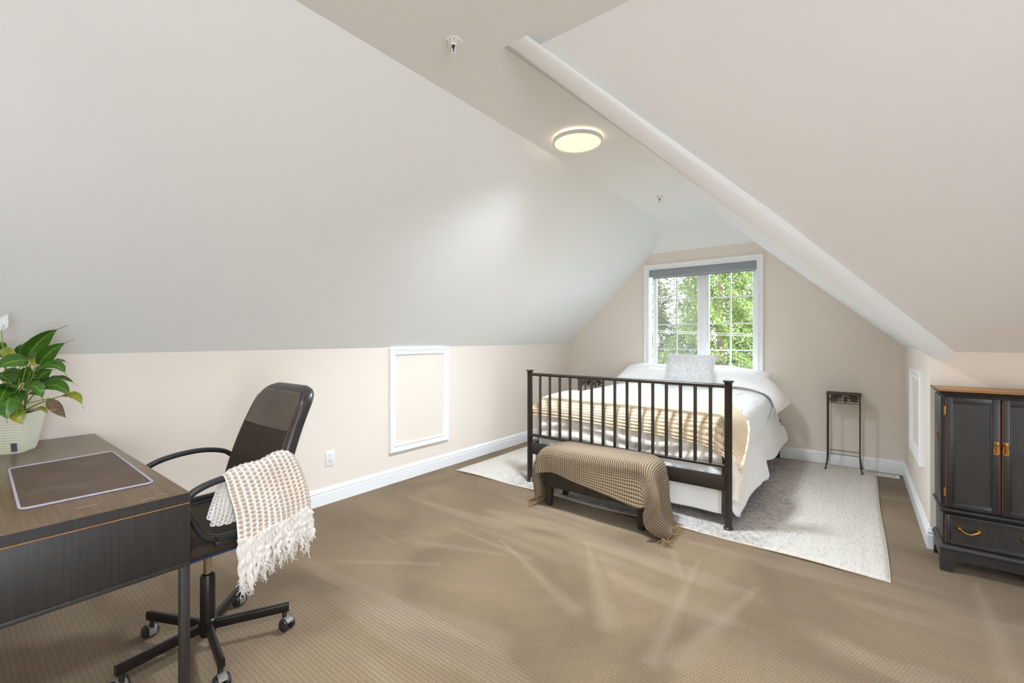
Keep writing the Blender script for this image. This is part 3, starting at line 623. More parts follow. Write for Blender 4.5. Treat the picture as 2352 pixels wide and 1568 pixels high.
# white waffle blanket: top plus right and left drops
def brow(y, zl=0.5, zr=0.45, lift=0.0, out=0.0):
    return [(-2.275, y, zl), (-2.262, y, 0.60), (-2.235, y, 0.685), (-2.14, y, 0.728), (-1.9, y, 0.742+lift), (-1.45, y, 0.748+lift), (-1.0, y, 0.742+lift), (-0.79, y, 0.728), (-0.685, y, 0.69), (-0.642-out*0.3, y, 0.62), (-0.625-out*0.0+out*0.5, y, 0.53), (-0.615+out, y, zr)]
rows = [brow(3.55, 0.5, 0.465, 0), brow(3.72, 0.5, 0.46), brow(3.95, 0.5, 0.47), brow(4.2, 0.5, 0.50), brow(4.45, 0.5, 0.53), brow(4.68, 0.5, 0.57, 0.004), brow(4.80, 0.52, 0.60, 0.006)]
P = wrinkle(loft(rows, 180, 300), 0.0025, 9, 9, 5)
waf = lambda p, q, A: (lambda U, V: A*np.maximum(np.abs(np.cos(np.pi*U/p)), np.abs(np.cos(np.pi*V/q))))
o = cloth('waffle_blanket', P, 'waffle', None, 0.003, origin=(-1.45, 4.2, 0.7), disp=waf(0.012, 0.012, 0.002), flip=False)
tag(o, 'white waffle blanket spread over the bed top and right side', 'blanket')
# rolled ribs along the right top edge of the blanket
for k in range(4):
    xx = -0.70-k*0.052; zz = 0.700+0.012*k
    pts = [(xx+0.004*math.sin(j*0.7+k), 3.60+j*0.06, (zz if k else 0.694)+0.0035*math.sin(j*1.1)) for j in range(18)]
    mk('raised_rib', tube(pts, 0.008, 8), 'waffle', o)

# beige ribbed throw across the foot of the bed
def frow(x, zf, bulge=0.0, y1=3.62, zt=0.752, side=0.0):
    return [(x, BYF-0.028-bulge, zf), (x, BYF-0.030-bulge, zf+0.05), (x, BYF-0.020-bulge*0.6, 0.668-side), (x, BYF+0.012, 0.722-side), (x, BYF+0.08, zt-side), (x, BYF+0.22, zt+0.006-side), (x, y1, zt+0.006-side)]
rows = [[(-2.305, 3.23, 0.50), (-2.312, 3.26, 0.53), (-2.315, 3.30, 0.56), (-2.315, 3.35, 0.58), (-2.31, 3.41, 0.59), (-2.308, 3.50, 0.59), (-2.305, 3.60, 0.59)],
        [(-2.268, 3.195, 0.555), (-2.276, 3.205, 0.61), (-2.278, 3.24, 0.635), (-2.278, 3.29, 0.65), (-2.275, 3.36, 0.655), (-2.27, 3.46, 0.66), (-2.268, 3.61, 0.66)],
        frow(-2.21, 0.58, 0, 3.63, 0.742, 0.03), frow(-2.10, 0.585, 0.002), frow(-1.80, 0.58, 0.004), frow(-1.45, 0.565, 0.0), frow(-1.15, 0.555, 0.004, 3.64), frow(-0.92, 0.535, 0.0, 3.66), frow(-0.78, 0.515, 0.0, 3.68, 0.748),
        frow(-0.712, 0.475, 0.0, 3.66, 0.728, 0.012),
        [(-0.655, 3.185, 0.43), (-0.652, 3.20, 0.48), (-0.650, 3.23, 0.55), (-0.655, 3.27, 0.60), (-0.66, 3.34, 0.645), (-0.662, 3.45, 0.675), (-0.668, 3.63, 0.69)],
        [(-0.600, 3.20, 0.375), (-0.597, 3.23, 0.41), (-0.594, 3.28, 0.455), (-0.594, 3.34, 0.495), (-0.598, 3.42, 0.545), (-0.61, 3.52, 0.60), (-0.63, 3.60, 0.64)]]
P = wrinkle(loft(rows, 240, 200), 0.003, 7, 5, 8)
o = cloth('foot_throw', P, 'beige', None, 0.006, origin=(-1.45, 3.4, 0.6), disp=lambda U, V: 0.0045*np.abs(np.cos(np.pi*V/0.026))+0.0015*np.sin(U*210)*np.sin(V*120), flip=False)
tag(o, 'beige ribbed cotton throw folded across the foot of the bed', 'throw')
hem = catmull1(np.array(rows[-1])+np.array([0.004, 0, 0]), 40)
mk('hem', tube(hem, lambda t: 0.011+0.003*math.sin(t*40), 8), simple('cream_hem', (236, 222, 200), 0.95, var=0.1, vscale=40), o)
# ivory frill below the throw corner, at the right of the foot post
rows = [[(-0.70, 3.175, 0.49), (-0.675, 3.165, 0.40), (-0.66, 3.16, 0.30), (-0.645, 3.16, 0.20)], [(-0.66, 3.185, 0.47), (-0.63, 3.175, 0.38), (-0.615, 3.17, 0.30), (-0.62, 3.175, 0.19)], [(-0.63, 3.22, 0.45), (-0.60, 3.22, 0.36), (-0.605, 3.215, 0.28), (-0.615, 3.22, 0.16)], [(-0.61, 3.27, 0.44), (-0.588, 3.29, 0.37), (-0.59, 3.30, 0.30), (-0.60, 3.30, 0.22)]]
P = wrinkle(loft(rows, 60, 50), 0.010, 18, 22, 4)
tag(cloth('sheet_corner', P, 'silk', None, 0.002, origin=(-0.63, 3.2, 0.2)), 'loose ivory satin sheet corner hanging beside the right foot post', 'sheet')

# pillows
def pillow_mesh(w, d, t, M, n=44, seed=0, amp=0.01, corner=2.6, pinch=0.05):
    V = []; F = []; r = np.random.default_rng(seed); ph = r.uniform(0, 6, 8)
    for s in (1, -1):
        for i in range(n+1):
            for j in range(n+1):
                u = -1+2*i/n; v = -1+2*j/n
                e = max(0, (1-abs(u)**corner))*max(0, (1-abs(v)**corner)); z = s*t/2*e**0.45
                pin = 1-0.07*(abs(u)**3)*(1-abs(v)**2)*0-0.06*(1-u*u)*abs(v)**3*0
                x = w/2*u*(1-pinch*(1-v*v)*abs(u)**2); y = d/2*v*(1-(pinch+0.02)*(1-u*u)*abs(v)**2)
                z += amp*e*(math.sin(5*u+3*v+ph[0])+0.7*math.sin(9*v-4*u+ph[1])+0.5*math.sin(13*u+ph[2]))*0.6
                V.append(M @ Vector((x, y, z)))
    k = (n+1)*(n+1)
    for s in (0, 1):
        for i in range(n):
            for j in range(n):
                a = s*k+i*(n+1)+j; q = (a, a+n+1, a+n+2, a+1); F.append(q if s == 0 else q[::-1])
    bm = bmesh.new(); vs = [bm.verts.new(p) for p in V]
    for f in F: bm.faces.new([vs[i] for i in f])
    bmesh.ops.remove_doubles(bm, verts=bm.verts, dist=1e-4); bm.verts.index_update()
    rr = (np.array([q.co[:] for q in bm.verts]), [tuple(q.index for q in f.verts) for f in bm.faces]); bm.free(); return rr
def TM(x, y, z, rx=0, ry=0, rz=0):
    return Matrix.Translation((x, y, z)) @ Matrix.Rotation(math.radians(rz), 4, 'Z') @ Matrix.Rotation(math.radians(ry), 4, 'Y') @ Matrix.Rotation(math.radians(rx), 4, 'X')
tag(mk('pillow', pillow_mesh(0.78, 0.46, 0.20, TM(-1.86, 5.07, 0.825, 18, 0, 0), seed=1, amp=0.012), 'pillow', None, True, angle=None, origin=(-1.86, 5.07, 0.75)), 'plump white bed pillow at the left below the window', 'pillow', 'bed pillows')
tag(mk('pillow', pillow_mesh(0.80, 0.46, 0.19, TM(-1.08, 5.08, 0.822, 18, 3, 0), seed=2, amp=0.012), 'pillow', None, True, angle=None, origin=(-1.08, 5.08, 0.75)), 'plump white bed pillow at the right below the window', 'pillow', 'bed pillows')
# turned-back pillow sheet falling off the right edge
rows = [[(-1.35, 4.835, 0.765), (-1.0, 4.83, 0.77), (-0.80, 4.82, 0.755), (-0.665, 4.82, 0.70), (-0.615, 4.83, 0.60), (-0.600, 4.86, 0.53)],
        [(-1.35, 4.86, 0.86), (-1.0, 4.86, 0.872), (-0.80, 4.86, 0.82), (-0.64, 4.88, 0.75), (-0.565, 4.90, 0.66), (-0.545, 4.92, 0.58)],
        [(-1.38, 4.98, 0.915), (-1.02, 4.98, 0.93), (-0.82, 4.98, 0.875), (-0.665, 4.99, 0.80), (-0.56, 5.02, 0.70), (-0.51, 5.05, 0.615)],
        [(-1.40, 5.14, 0.945), (-1.04, 5.14, 0.955), (-0.84, 5.14, 0.90), (-0.68, 5.15, 0.82), (-0.585, 5.15, 0.71), (-0.525, 5.16, 0.645)],
        [(-1.40, 5.27, 0.88), (-1.04, 5.28, 0.89), (-0.84, 5.29, 0.84), (-0.69, 5.29, 0.79), (-0.60, 5.29, 0.69), (-0.55, 5.29, 0.63)]]
P = wrinkle(loft(rows, 90, 120), 0.004, 10, 12, 12)
tag(cloth('pillow_sheet', P, 'pillow', None, 0.003, origin=(-0.8, 5.0, 0.75), flip=True), 'white sheet laid over the right pillow and falling off the edge', 'sheet')
# fur cushion
Mc = TM(-1.375, 4.78, 0.918, 68, 0, -3)
cu = thing('fur_cushion', 'square white-grey faux fur cushion leaning on the pillows', 'cushion', (-1.375, 4.78, 0.75))
cV, cF = pillow_mesh(0.52, 0.36, 0.20, Mc, 36, 5, 0.010, 2.2, 0.10)
mk('cover', (cV, cF), 'fur', cu, True, angle=None)
fv = []; ff = []
cV = np.array(cV); cc = cV.mean(0)
tri = [f for f in cF]
for k in range(15000):
    f = tri[rng.integers(len(tri))]; wgt = rng.dirichlet(np.ones(len(f))); p = (cV[list(f)]*wgt[:, None]).sum(0)
    nn = np.cross(cV[f[1]]-cV[f[0]], cV[f[2]]-cV[f[0]]); nn /= np.linalg.norm(nn)+1e-9
    if np.dot(nn, p-cc) < 0: nn = -nn
    tng = rng.normal(0, 1, 3); tng -= nn*np.dot(tng, nn); tng /= np.linalg.norm(tng)+1e-9
    dr = nn*0.55+np.array([0.15*math.sin(p[2]*40), 0, -0.45])+rng.normal(0, 0.35, 3); dr /= np.linalg.norm(dr); L = rng.uniform(0.012, 0.024)
    i = len(fv); fv += [p-tng*0.0016, p+tng*0.0016, p+dr*L]; ff.append((i, i+1, i+2))
o = mk('fur_pile', (np.array(fv), ff), 'fur', cu, False); o['kind'] = 'stuff'

# ------------------------------------------------------------------ bench and its throw
bn = thing('bench', 'low espresso leather bench at the foot of the bed', 'bench', (-1.46, 2.92, 0))
b0, b1, c0, c1 = -1.855, -1.075, 2.775, 3.075
mk('body', box(b0, b1, c0, c1, 0.145, 0.355, 0.012, 3), 'benchleather', bn)
mk('seat_pad', box(b0-0.004, b1+0.004, c0-0.004, c1+0.004, 0.345, 0.418, 0.036, 4), 'benchleather', bn)
for x in (b0+0.035, b1-0.035):
    for y in (c0+0.035, c1-0.035):
        mk('leg', sweep([(x, y, 0.15), (x, y, 0.0)], lambda i: rrect(0.05-0.016*i, 0.05-0.016*i, 0.004, 2), up0=(0, 1, 0)), 'benchleather', bn)
for x in (-1.74, ): mk('seam', box(x-0.002, x+0.002, c0-0.002, c0+0.004, 0.15, 0.35), 'dark', bn, False)

zt = 0.438
def trow(xs, xf, hem_z, hem_y, back_y=3.062, zz=zt, zf=None):
    """from the back edge over the top, down the front to the hem"""
    return [(xs, back_y+0.022, zz-0.075), (xs, back_y+0.014, zz-0.012), (xs, back_y-0.05, zz+0.004), (xs, 2.92, zz+0.008), (xs, 2.80, zz+0.001), (xf, 2.755, zz-0.034), (xf, 2.748, zz-0.11), (xf, hem_y, hem_z)]
rows = [
  # left drop down to the floor
  [(-1.885, 3.03, 0.03), (-1.90, 3.00, 0.03), (-1.91, 2.97, 0.03), (-1.915, 2.94, 0.03), (-1.925, 2.88, 0.03), (-1.935, 2.82, 0.03), (-1.925, 2.775, 0.03), (-1.895, 2.745, 0.03)],
  [(-1.885, 3.05, 0.12), (-1.905, 3.02, 0.12), (-1.918, 2.98, 0.12), (-1.922, 2.94, 0.12), (-1.93, 2.87, 0.12), (-1.94, 2.81, 0.12), (-1.935, 2.765, 0.12), (-1.905, 2.74, 0.12)],
  [(-1.885, 3.07, 0.24), (-1.905, 3.045, 0.25), (-1.915, 3.00, 0.26), (-1.922, 2.94, 0.265), (-1.93, 2.86, 0.265), (-1.938, 2.80, 0.255), (-1.94, 2.755, 0.235), (-1.93, 2.735, 0.215)],
  [(-1.88, 3.085, 0.34), (-1.885, 3.075, 0.37), (-1.89, 3.01, 0.395), (-1.895, 2.93, 0.40), (-1.90, 2.83, 0.395), (-1.905, 2.765, 0.36), (-1.91, 2.742, 0.29), (-1.905, 2.728, 0.235)],
  trow(-1.835, -1.842, 0.255, 2.738, zz=zt-0.012), trow(-1.74, -1.745, 0.268, 2.745), trow(-1.60, -1.60, 0.235, 2.748), trow(-1.45, -1.45, 0.215, 2.742), trow(-1.32, -1.315, 0.195, 2.738), trow(-1.20, -1.19, 0.172, 2.735), trow(-1.115, -1.10, 0.165, 2.728, zz=zt-0.004),
  # right corner fold and drop to the floor
  [(-1.055, 3.085, 0.34), (-1.05, 3.07, 0.385), (-1.045, 3.0, 0.412), (-1.04, 2.92, 0.415), (-1.035, 2.82, 0.405), (-1.03, 2.752, 0.355), (-1.035, 2.712, 0.28), (-1.045, 2.70, 0.19)],
  [(-1.03, 3.08, 0.25), (-1.015, 3.05, 0.28), (-1.005, 2.97, 0.295), (-1.01, 2.90, 0.29), (-1.0, 2.83, 0.28), (-0.975, 2.745, 0.265), (-0.995, 2.69, 0.215), (-1.045, 2.672, 0.15)],
  [(-1.02, 3.07, 0.16), (-1.0, 3.03, 0.175), (-0.985, 2.96, 0.18), (-0.995, 2.90, 0.17), (-0.985, 2.84, 0.16), (-0.955, 2.75, 0.165), (-0.975, 2.69, 0.135), (-1.03, 2.66, 0.09)],
  [(-1.005, 3.05, 0.09), (-0.98, 3.02, 0.085), (-0.965, 2.97, 0.08), (-0.97, 2.91, 0.075), (-0.96, 2.85, 0.07), (-0.93, 2.77, 0.075), (-0.945, 2.715, 0.06), (-0.985, 2.68, 0.045)],
  [(-0.98, 2.99, 0.035), (-0.96, 2.97, 0.03), (-0.945, 2.945, 0.028), (-0.94, 2.90, 0.026), (-0.925, 2.85, 0.024), (-0.905, 2.79, 0.024), (-0.915, 2.745, 0.022), (-0.94, 2.715, 0.02)]]
P = wrinkle(loft(rows, 560, 330), 0.0022, 8, 10, 21)
o = cloth('waffle_throw', P, 'bthrow', None, 0.004, origin=(-1.45, 2.9, 0.2), disp=waf(0.0150, 0.0125, 0.0042), flip=False)
tag(o, 'tan waffle throw draped over the bench with tasselled ends', 'throw')
mk('care_tag', box(-1.948, -1.944, 2.748, 2.757, 0.165, 0.195), 'trim', o, False)
def tassel(base, dirn, L, parent, mat, nst=16, spread=0.35, rad=0.0022, flat=True, name='tassel', seed=0):
    r = np.random.default_rng(seed); gs = []
    dirn = np.array(dirn, float); dirn /= np.linalg.norm(dirn)
    for k in range(nst):
        dd = dirn+r.normal(0, spread, 3); dd /= np.linalg.norm(dd); p = np.array(base, float)+r.normal(0, 0.003, 3); pts = [p.copy()]
        for s in range(5):
            p = p+dd*L*r.uniform(0.8, 1.1)/5+r.normal(0, L*0.035, 3)
            if flat: p[2] = max(p[2]-0.006, 0.004+r.uniform(0, 0.012))
            pts.append(p.copy())
        gs.append(tube(catmull1(pts, 9), lambda t: rad*(1.0-0.5*t), 4))
    gs.append(lathe([(0, 0.007), (0.006, 0.004), (0.0075, 0), (0.006, -0.004), (0, -0.007)], base, 8))
    return mk(name, join(*gs), mat, parent)
for k in range(7):
    t = k/6; b = np.array(rows[0][7])*(1-t)+np.array(rows[0][1])*t; tassel(b+np.array([-0.004, 0, -0.006]), (-0.45-0.25*math.sin(k*2), -0.75+0.5*t, -0.15), 0.075, o, 'tasseltan', 16, seed=k)
for k in range(8):
    t = k/7; b = np.array(rows[-1][7])*(1-t)+np.array(rows[-1][0])*t; tassel(b, (0.75, -0.75+0.75*t, -0.1), 0.085, o, 'tasseltan', 16, seed=20+k)

# ------------------------------------------------------------------ plant stands
LEAF2 = [(0, -0.036), (0.012, -0.022), (0.03, -0.024), (0.024, -0.008), (0.038, 0.002), (0.024, 0.008), (0.026, 0.022), (0.010, 0.016), (0, 0.034), (-0.010, 0.016), (-0.026, 0.022), (-0.024, 0.008), (-0.038, 0.002), (-0.024, -0.008), (-0.03, -0.024), (-0.012, -0.022)]
def plant_stand(label, cx, cy, zb):
    t = thing('plant_stand', label, 'plant stand', (cx, cy, zb), group='wrought iron plant stands')
    hw, hd, h = 0.122, 0.092, 0.715
    Pz = lambda x, y, z: (cx+x, cy+y, zb+z)
    for sx in (-1, 1):
        for sy in (-1, 1):
            pts = [Pz(sx*hw, sy*hd, h-0.01), Pz(sx*hw, sy*hd, 0.3), Pz(sx*hw, sy*hd, 0.16), Pz(sx*(hw+0.001), sy*hd, 0.10), Pz(sx*(hw+0.006), sy*(hd+0.004), 0.05), Pz(sx*(hw+0.014), sy*(hd+0.01), 0.012), Pz(sx*(hw+0.016), sy*(hd+0.012), 0.0)]
            lg = mk('leg', sweep(catmull1(pts, 26), rrect(0.0115, 0.0115, 0.002, 1), up0=(0, 1, 0)), 'standmetal', t)
            mk('foot', lathe([(0, 0), (0.010, 0), (0.008, 0.006), (0, 0.007)], Pz(sx*(hw+0.016), sy*(hd+0.012), 0), 10), 'standmetal', lg)
    tp = mk('top_plate', box(cx-hw-0.012, cx+hw+0.012, cy-hd-0.012, cy+hd+0.012, zb+h-0.012, zb+h-0.002, 0.002), 'standmetal', t)
    for yy in (-hd-0.008, hd+0.008): mk('edge_strip', box(cx-hw-0.012, cx+hw+0.012, cy+yy-0.004, cy+yy+0.004, zb+h-0.002, zb+h+0.002), 'standmetal', tp, False)
    for i in range(7):
        for j in (-1, 0, 1):
            lf = np.array([(a*0.62, b*0.62) for a, b in LEAF2]); a = i*1.3+j; R2 = np.array([[math.cos(a), -math.sin(a)], [math.sin(a), math.cos(a)]]); q = lf @ R2.T+np.array([cx-0.105+i*0.035, cy+j*0.058])
            mk('leaf_relief', prism(q.tolist(), 'z', zb+h-0.003, zb+h+0.0005), 'standmetal', tp, False)
    for z in (h-0.085, 0.15):
        for sy in (-1, 1): mk('stretcher', tube([Pz(-hw, sy*hd, z), Pz(hw, sy*hd, z)], 0.0032, 6), 'standmetal', t)
        for sx in (-1, 1): mk('stretcher', tube([Pz(sx*hw, -hd, z), Pz(sx*hw, hd, z)], 0.0032, 6), 'standmetal', t)
    # cast leaf and grape apron on the four sides
    for sy in (-1, 1):
        for (lx, lz, s, a) in ((-0.075, h-0.048, 1.05, 0.4), (0.082, h-0.045, 0.9, -0.6), (-0.03, h-0.030, 0.5, 1.1), (0.05, h-0.03, 0.45, -1.4)):
            R2 = np.array([[math.cos(a), -math.sin(a)], [math.sin(a), math.cos(a)]]); q = np.array(LEAF2)*s @ R2.T+np.array([cx+lx, zb+lz])
            mk('leaf_ornament', prism(q.tolist(), 'y', cy+sy*hd-0.004, cy+sy*hd+0.003), 'standmetal', t, False)
        for (ax, az) in ((0, 0), (0.011, 0.004), (-0.011, 0.004), (0.005, -0.010), (-0.006, -0.010), (0.0, 0.012)):
            mk('grape', lathe([(0, 0.006), (0.005, 0.004), (0.0065, 0), (0.005, -0.004), (0, -0.006)], Pz(0.015+ax, sy*(hd+0.002), h-0.058+az), 8), 'standmetal', t)
        pts = [Pz(-0.118, sy*hd, h-0.07), Pz(-0.06, sy*hd, h-0.03), Pz(-0.02, sy*hd, h-0.055), Pz(0.02, sy*hd, h-0.018), Pz(0.06, sy*hd, h-0.06), Pz(0.118, sy*hd, h-0.03)]
        mk('vine', tube(catmull1(pts, 30), 0.0028, 6), 'standmetal', t)
    for sx in (-1, 1):
        R2 = np.eye(2); q = np.array(LEAF2)*0.95+np.array([cy, zb+h-0.048]); mk('leaf_ornament', prism(q.tolist(), 'x', cx+sx*hw-0.003, cx+sx*hw+0.003), 'standmetal', t, False)
        mk('vine', tube(catmull1([Pz(sx*hw, -0.088, h-0.03), Pz(sx*hw, -0.03, h-0.07), Pz(sx*hw, 0.03, h-0.03), Pz(sx*hw, 0.088, h-0.07)], 20), 0.0028, 6), 'standmetal', t)
plant_stand('bronze iron plant stand right of the bed on the rug', -0.098, 5.25, 0.012)
plant_stand('bronze iron plant stand half hidden left of the bed', -2.70, 5.12, 0.012)

# ------------------------------------------------------------------ jewellery armoire
ar = thing('armoire', 'small black jewellery armoire with brass handles and honey wood top', 'armoire', (0.58, 3.47, 0))
ax0, ax1, ay0, ay1 = 0.368, 0.793, 3.319, 3.590
mk('carcass', box(ax0, ax1, ay0+0.012, ay1, 0.135, 0.945, 0.002), 'armoire', ar)
mk('top', box(ax0-0.022, ax1+0.022, ay0-0.028, ay1+0.006, 0.966, 0.9725, 0.001), 'woodtop', ar)
def mould(z0, prof, nm, mat='armoire', back=ay1):
    """moulding wrapped round front and both sides: profile (out, dz)"""
    pts = [(ax0, back), (ax0, ay0), (ax1, ay0), (ax1, back)]; nrm = [(-1, 0), (-1, -1), (1, -1), (1, 0)]; k = len(prof); V = []
    for (x, y), (nx, ny) in zip(pts, nrm):
        for o_, dz in prof: V.append((x+nx*o_, y+ny*o_, z0+dz))
    F = [(s*k+i, s*k+(i+1) % k, (s+1)*k+(i+1) % k, (s+1)*k+i) for s in range(3) for i in range(k)]+[tuple(range(k)), tuple(range(4*k-1, 3*k-1, -1))]
    return mk(nm, (np.array(V), F), mat, ar, True, angle=30)
mould(0.940, [(-0.01, 0), (0.003, 0), (0.006, 0.008), (0.014, 0.013), (0.016, 0.019), (0.024, 0.024), (0.026, 0.030), (0.023, 0.034), (-0.01, 0.026)], 'cornice')
mould(0.312, [(-0.01, 0), (0.002, 0), (0.006, 0.005), (0.010, 0.009), (0.014, 0.012), (0.016, 0.018), (0.013, 0.023), (0.004, 0.026), (-0.01, 0.026)], 'waist_moulding')
mould(0.116, [(-0.01, 0), (0.012, 0), (0.018, 0.004), (0.019, 0.010), (0.014, 0.014), (0.012, 0.020), (0.004, 0.027), (-0.01, 0.028)], 'base_moulding')
mk('plinth', join(prism([(ax0-0.012, 0.12), (ax0-0.012, 0.0), (ax0+0.034, 0.0), (ax0+0.043, 0.02), (ax0+0.045, 0.05), (ax0+0.05, 0.058), (ax0+0.07, 0.066), (0.58, 0.070), (ax1-0.07, 0.066), (ax1-0.05, 0.058), (ax1-0.045, 0.05), (ax1-0.043, 0.02), (ax1-0.034, 0.0), (ax1+0.012, 0.0), (ax1+0.012, 0.12)], 'y', ay0-0.010, ay0+0.012),
    *[prism([(ay0+0.012, 0.12), (ay0+0.012, 0.0), (ay0+0.034, 0.0), (ay0+0.045, 0.05), (ay0+0.07, 0.066), (ay1-0.07, 0.066), (ay1-0.045, 0.05), (ay1-0.034, 0.0), (ay1, 0.0), (ay1, 0.12)], 'x', x-0.006, x+0.006) for x in (ax0-0.006, ax1+0.006)]), 'armoire', ar, False)
def panelled(nm, x0, x1, z0, z1, marg, parent, y=ay0):
    dr = mk(nm, join(box(x0, x0+marg, y-0.004, y+0.014, z0, z1, 0.0015), box(x1-marg, x1, y-0.004, y+0.014, z0, z1, 0.0015), box(x0+marg, x1-marg, y-0.004, y+0.014, z1-marg, z1, 0.0015), box(x0+marg, x1-marg, y-0.004, y+0.014, z0, z0+marg, 0.0015)), 'armoire', parent)
    m = marg
    mk('panel', box(x0+m-0.002, x1-m+0.002, y+0.002, y+0.012, z0+m-0.002, z1-m+0.002), 'armoire', dr, False)
    b = 0.006
    mk('bead', join(box(x0+m, x0+m+b, y-0.002, y+0.006, z0+m, z1-m, 0.002), box(x1-m-b, x1-m, y-0.002, y+0.006, z0+m, z1-m, 0.002), box(x0+m, x1-m, y-0.002, y+0.006, z1-m-b, z1-m, 0.002), box(x0+m, x1-m, y-0.002, y+0.006, z0+m, z0+m+b, 0.002)), 'armoire', dr)
    for wx_ in (x0, x1): mk('worn_edge', box(wx_-0.0009, wx_+0.0009, y-0.0045, y+0.004, z0+0.01, z1-0.01), 'ochre', dr, False)
    return dr
def pull(parent, x, z, y=ay0-0.004):
    pr = [(0.0, 0.030), (0.009, 0.028), (0.0095, 0.020), (0.006, 0.014), (0.0075, 0.006), (0.0095, -0.012), (0.011, -0.026), (0.010, -0.033), (0.004, -0.037), (0, -0.037)]
    q = [(x+a, z+b) for a, b in pr]+[(x-a, z+b) for a, b in pr[-2:0:-1]]
    p = mk('pull', prism(q, 'y', y-0.004, y+0.001), 'brass', parent, False)
    mk('knob', lathe([(0, -0.016), (0.005, -0.015), (0.0065, -0.010), (0.004, -0.004), (0.004, 0)], (x, y-0.002, z+0.020), 12, 'y'), 'brass', p)
    mk('drop', sweep([(x, y-0.012, z+0.016), (x, y-0.010, z-0.006), (x, y-0.008, z-0.030)], lambda i: circ((0.003, 0.0045, 0.007)[i], 8), up0=(0, 1, 0)), 'brass', p)
for x0, x1, px_ in ((0.378, 0.577, 0.565), (0.585, 0.784, 0.597)):
    dr = panelled('door', x0, x1, 0.346, 0.934, 0.028, ar); pull(dr, px_, 0.69)
    hx = x0-0.003 if px_ < 0.58 else x1+0.003
    for z in (0.425, 0.86):
        mk('hinge', join(box(hx-0.005, hx+0.003, ay0-0.006, ay0+0.002, z-0.022, z+0.022, 0.001), lathe([(0, -0.024), (0.003, -0.024), (0.003, 0.024), (0, 0.024)], (hx-0.001, ay0-0.006, z), 8)), 'brass', dr)
dw = panelled('drawer', 0.376, 0.786, 0.150, 0.306, 0.018, ar)
for hx in (0.465, 0.696):
    pts = [(hx-0.036, ay0-0.016, 0.243), (hx-0.028, ay0-0.020, 0.236), (hx-0.012, ay0-0.022, 0.226), (hx, ay0-0.022, 0.223), (hx+0.012, ay0-0.022, 0.226), (hx+0.028, ay0-0.020, 0.236), (hx+0.036, ay0-0.016, 0.243)]
    hd_ = mk('handle', tube(catmull1(pts, 24), lambda t: 0.0028+0.0016*math.sin(math.pi*t), 8), 'brass', dw)
    for s in (-1, 1): mk('rosette', lathe([(0, -0.020), (0.006, -0.019), (0.007, -0.012), (0.011, -0.006), (0.011, 0.002)], (hx+s*0.037, ay0-0.002, 0.244), 14, 'y'), 'brass', hd_)
# side swing door with its own pull
sd = mk('side_door', box(ax0-0.008, ax0+0.002, ay0+0.022, ay1-0.014, 0.346, 0.934, 0.002), 'armoire', ar)
sp = mk('side_pull', lathe([(0, -0.018), (0.005, -0.017), (0.006, -0.012), (0.003, -0.004), (0.006, 0)], (ax0-0.006, ay0+0.045, 0.735), 12, 'x'), 'brass', sd)
mk('drop', tube(catmull1([(ax0-0.021, ay0+0.045, 0.735), (ax0-0.020, ay0+0.045, 0.715), (ax0-0.018, ay0+0.045, 0.69)], 8), lambda t: 0.0028+0.002*t, 8), 'brass', sp)

# ------------------------------------------------------------------ desk
DZ = 0.752; DX0, DX1, DY0, DY1 = -3.145, -1.703, -0.14, 0.498
dk = thing('desk', 'black-brown wood desk with worn edges in the left foreground', 'desk', (-2.42, 0.18, 0))
mk('tabletop', box(DX0, DX1, DY0, DY1, DZ-0.032, DZ, 0.0015), 'desktop', dk)
mk('edge_band', box(DX1-0.0005, DX1+0.0012, DY0, DY1, DZ-0.0315, DZ-0.001), 'desk', dk, False)
mk('veneer_line', box(DX1-0.001, DX1+0.0006, DY0, DY1, DZ-0.0345, DZ-0.032), 'gold_line', dk, False)
mk('side_panel', box(DX1-0.018, DX1, DY0, DY1-0.0, 0.530, DZ-0.0345, 0.001), 'desk', dk)
mk('side_panel', box(DX0, DX0+0.018, DY0, DY1, 0.530, DZ-0.0345, 0.001), 'desk', dk)
mk('bottom_strip', box(DX1-0.02, DX1+0.0015, DY0, DY1, 0.517, 0.530, 0.001), 'desk', dk)
for i in range(2):
    x0 = DX0+0.02+i*0.70; dr = mk('drawer', box(x0, x0+0.695, DY1-0.02, DY1, 0.532, DZ-0.036, 0.001), 'desk', dk)
mk('back_panel', box(DX0+0.018, DX1-0.018, DY0, DY0+0.016, 0.53, DZ-0.0345), 'desk', dk, False)
mk('drawer_floor', box(DX0+0.018, DX1-0.018, DY0+0.016, DY1-0.02, 0.53, 0.536), 'desk', dk, False)
for x in (DX0, DX1-0.026):
    for y in (DY0, DY1-0.026): mk('leg', box(x, x+0.026, y, y+0.026, 0, 0.518, 0.0015), 'desk', dk)
scr = [(-1.80, 0.27, 0.055, 0.5), (-1.735, 0.40, 0.03, 0.2), (-1.76, 0.43, 0.02, 1.2), (-1.74, 0.445, 0.012, 0.9), (-2.2, 0.475, 0.02, 0.4), (-2.55, 0.485, 0.012, 0.1)]
for (x, y, L, a) in scr:
    mk('scratch', box(x-0.001, x+0.001, y-L/2, y+L/2, DZ, DZ+0.0003), simple('bare_scratch', (176, 156, 134), 0.7, var=0.2, vscale=60), dk, False)
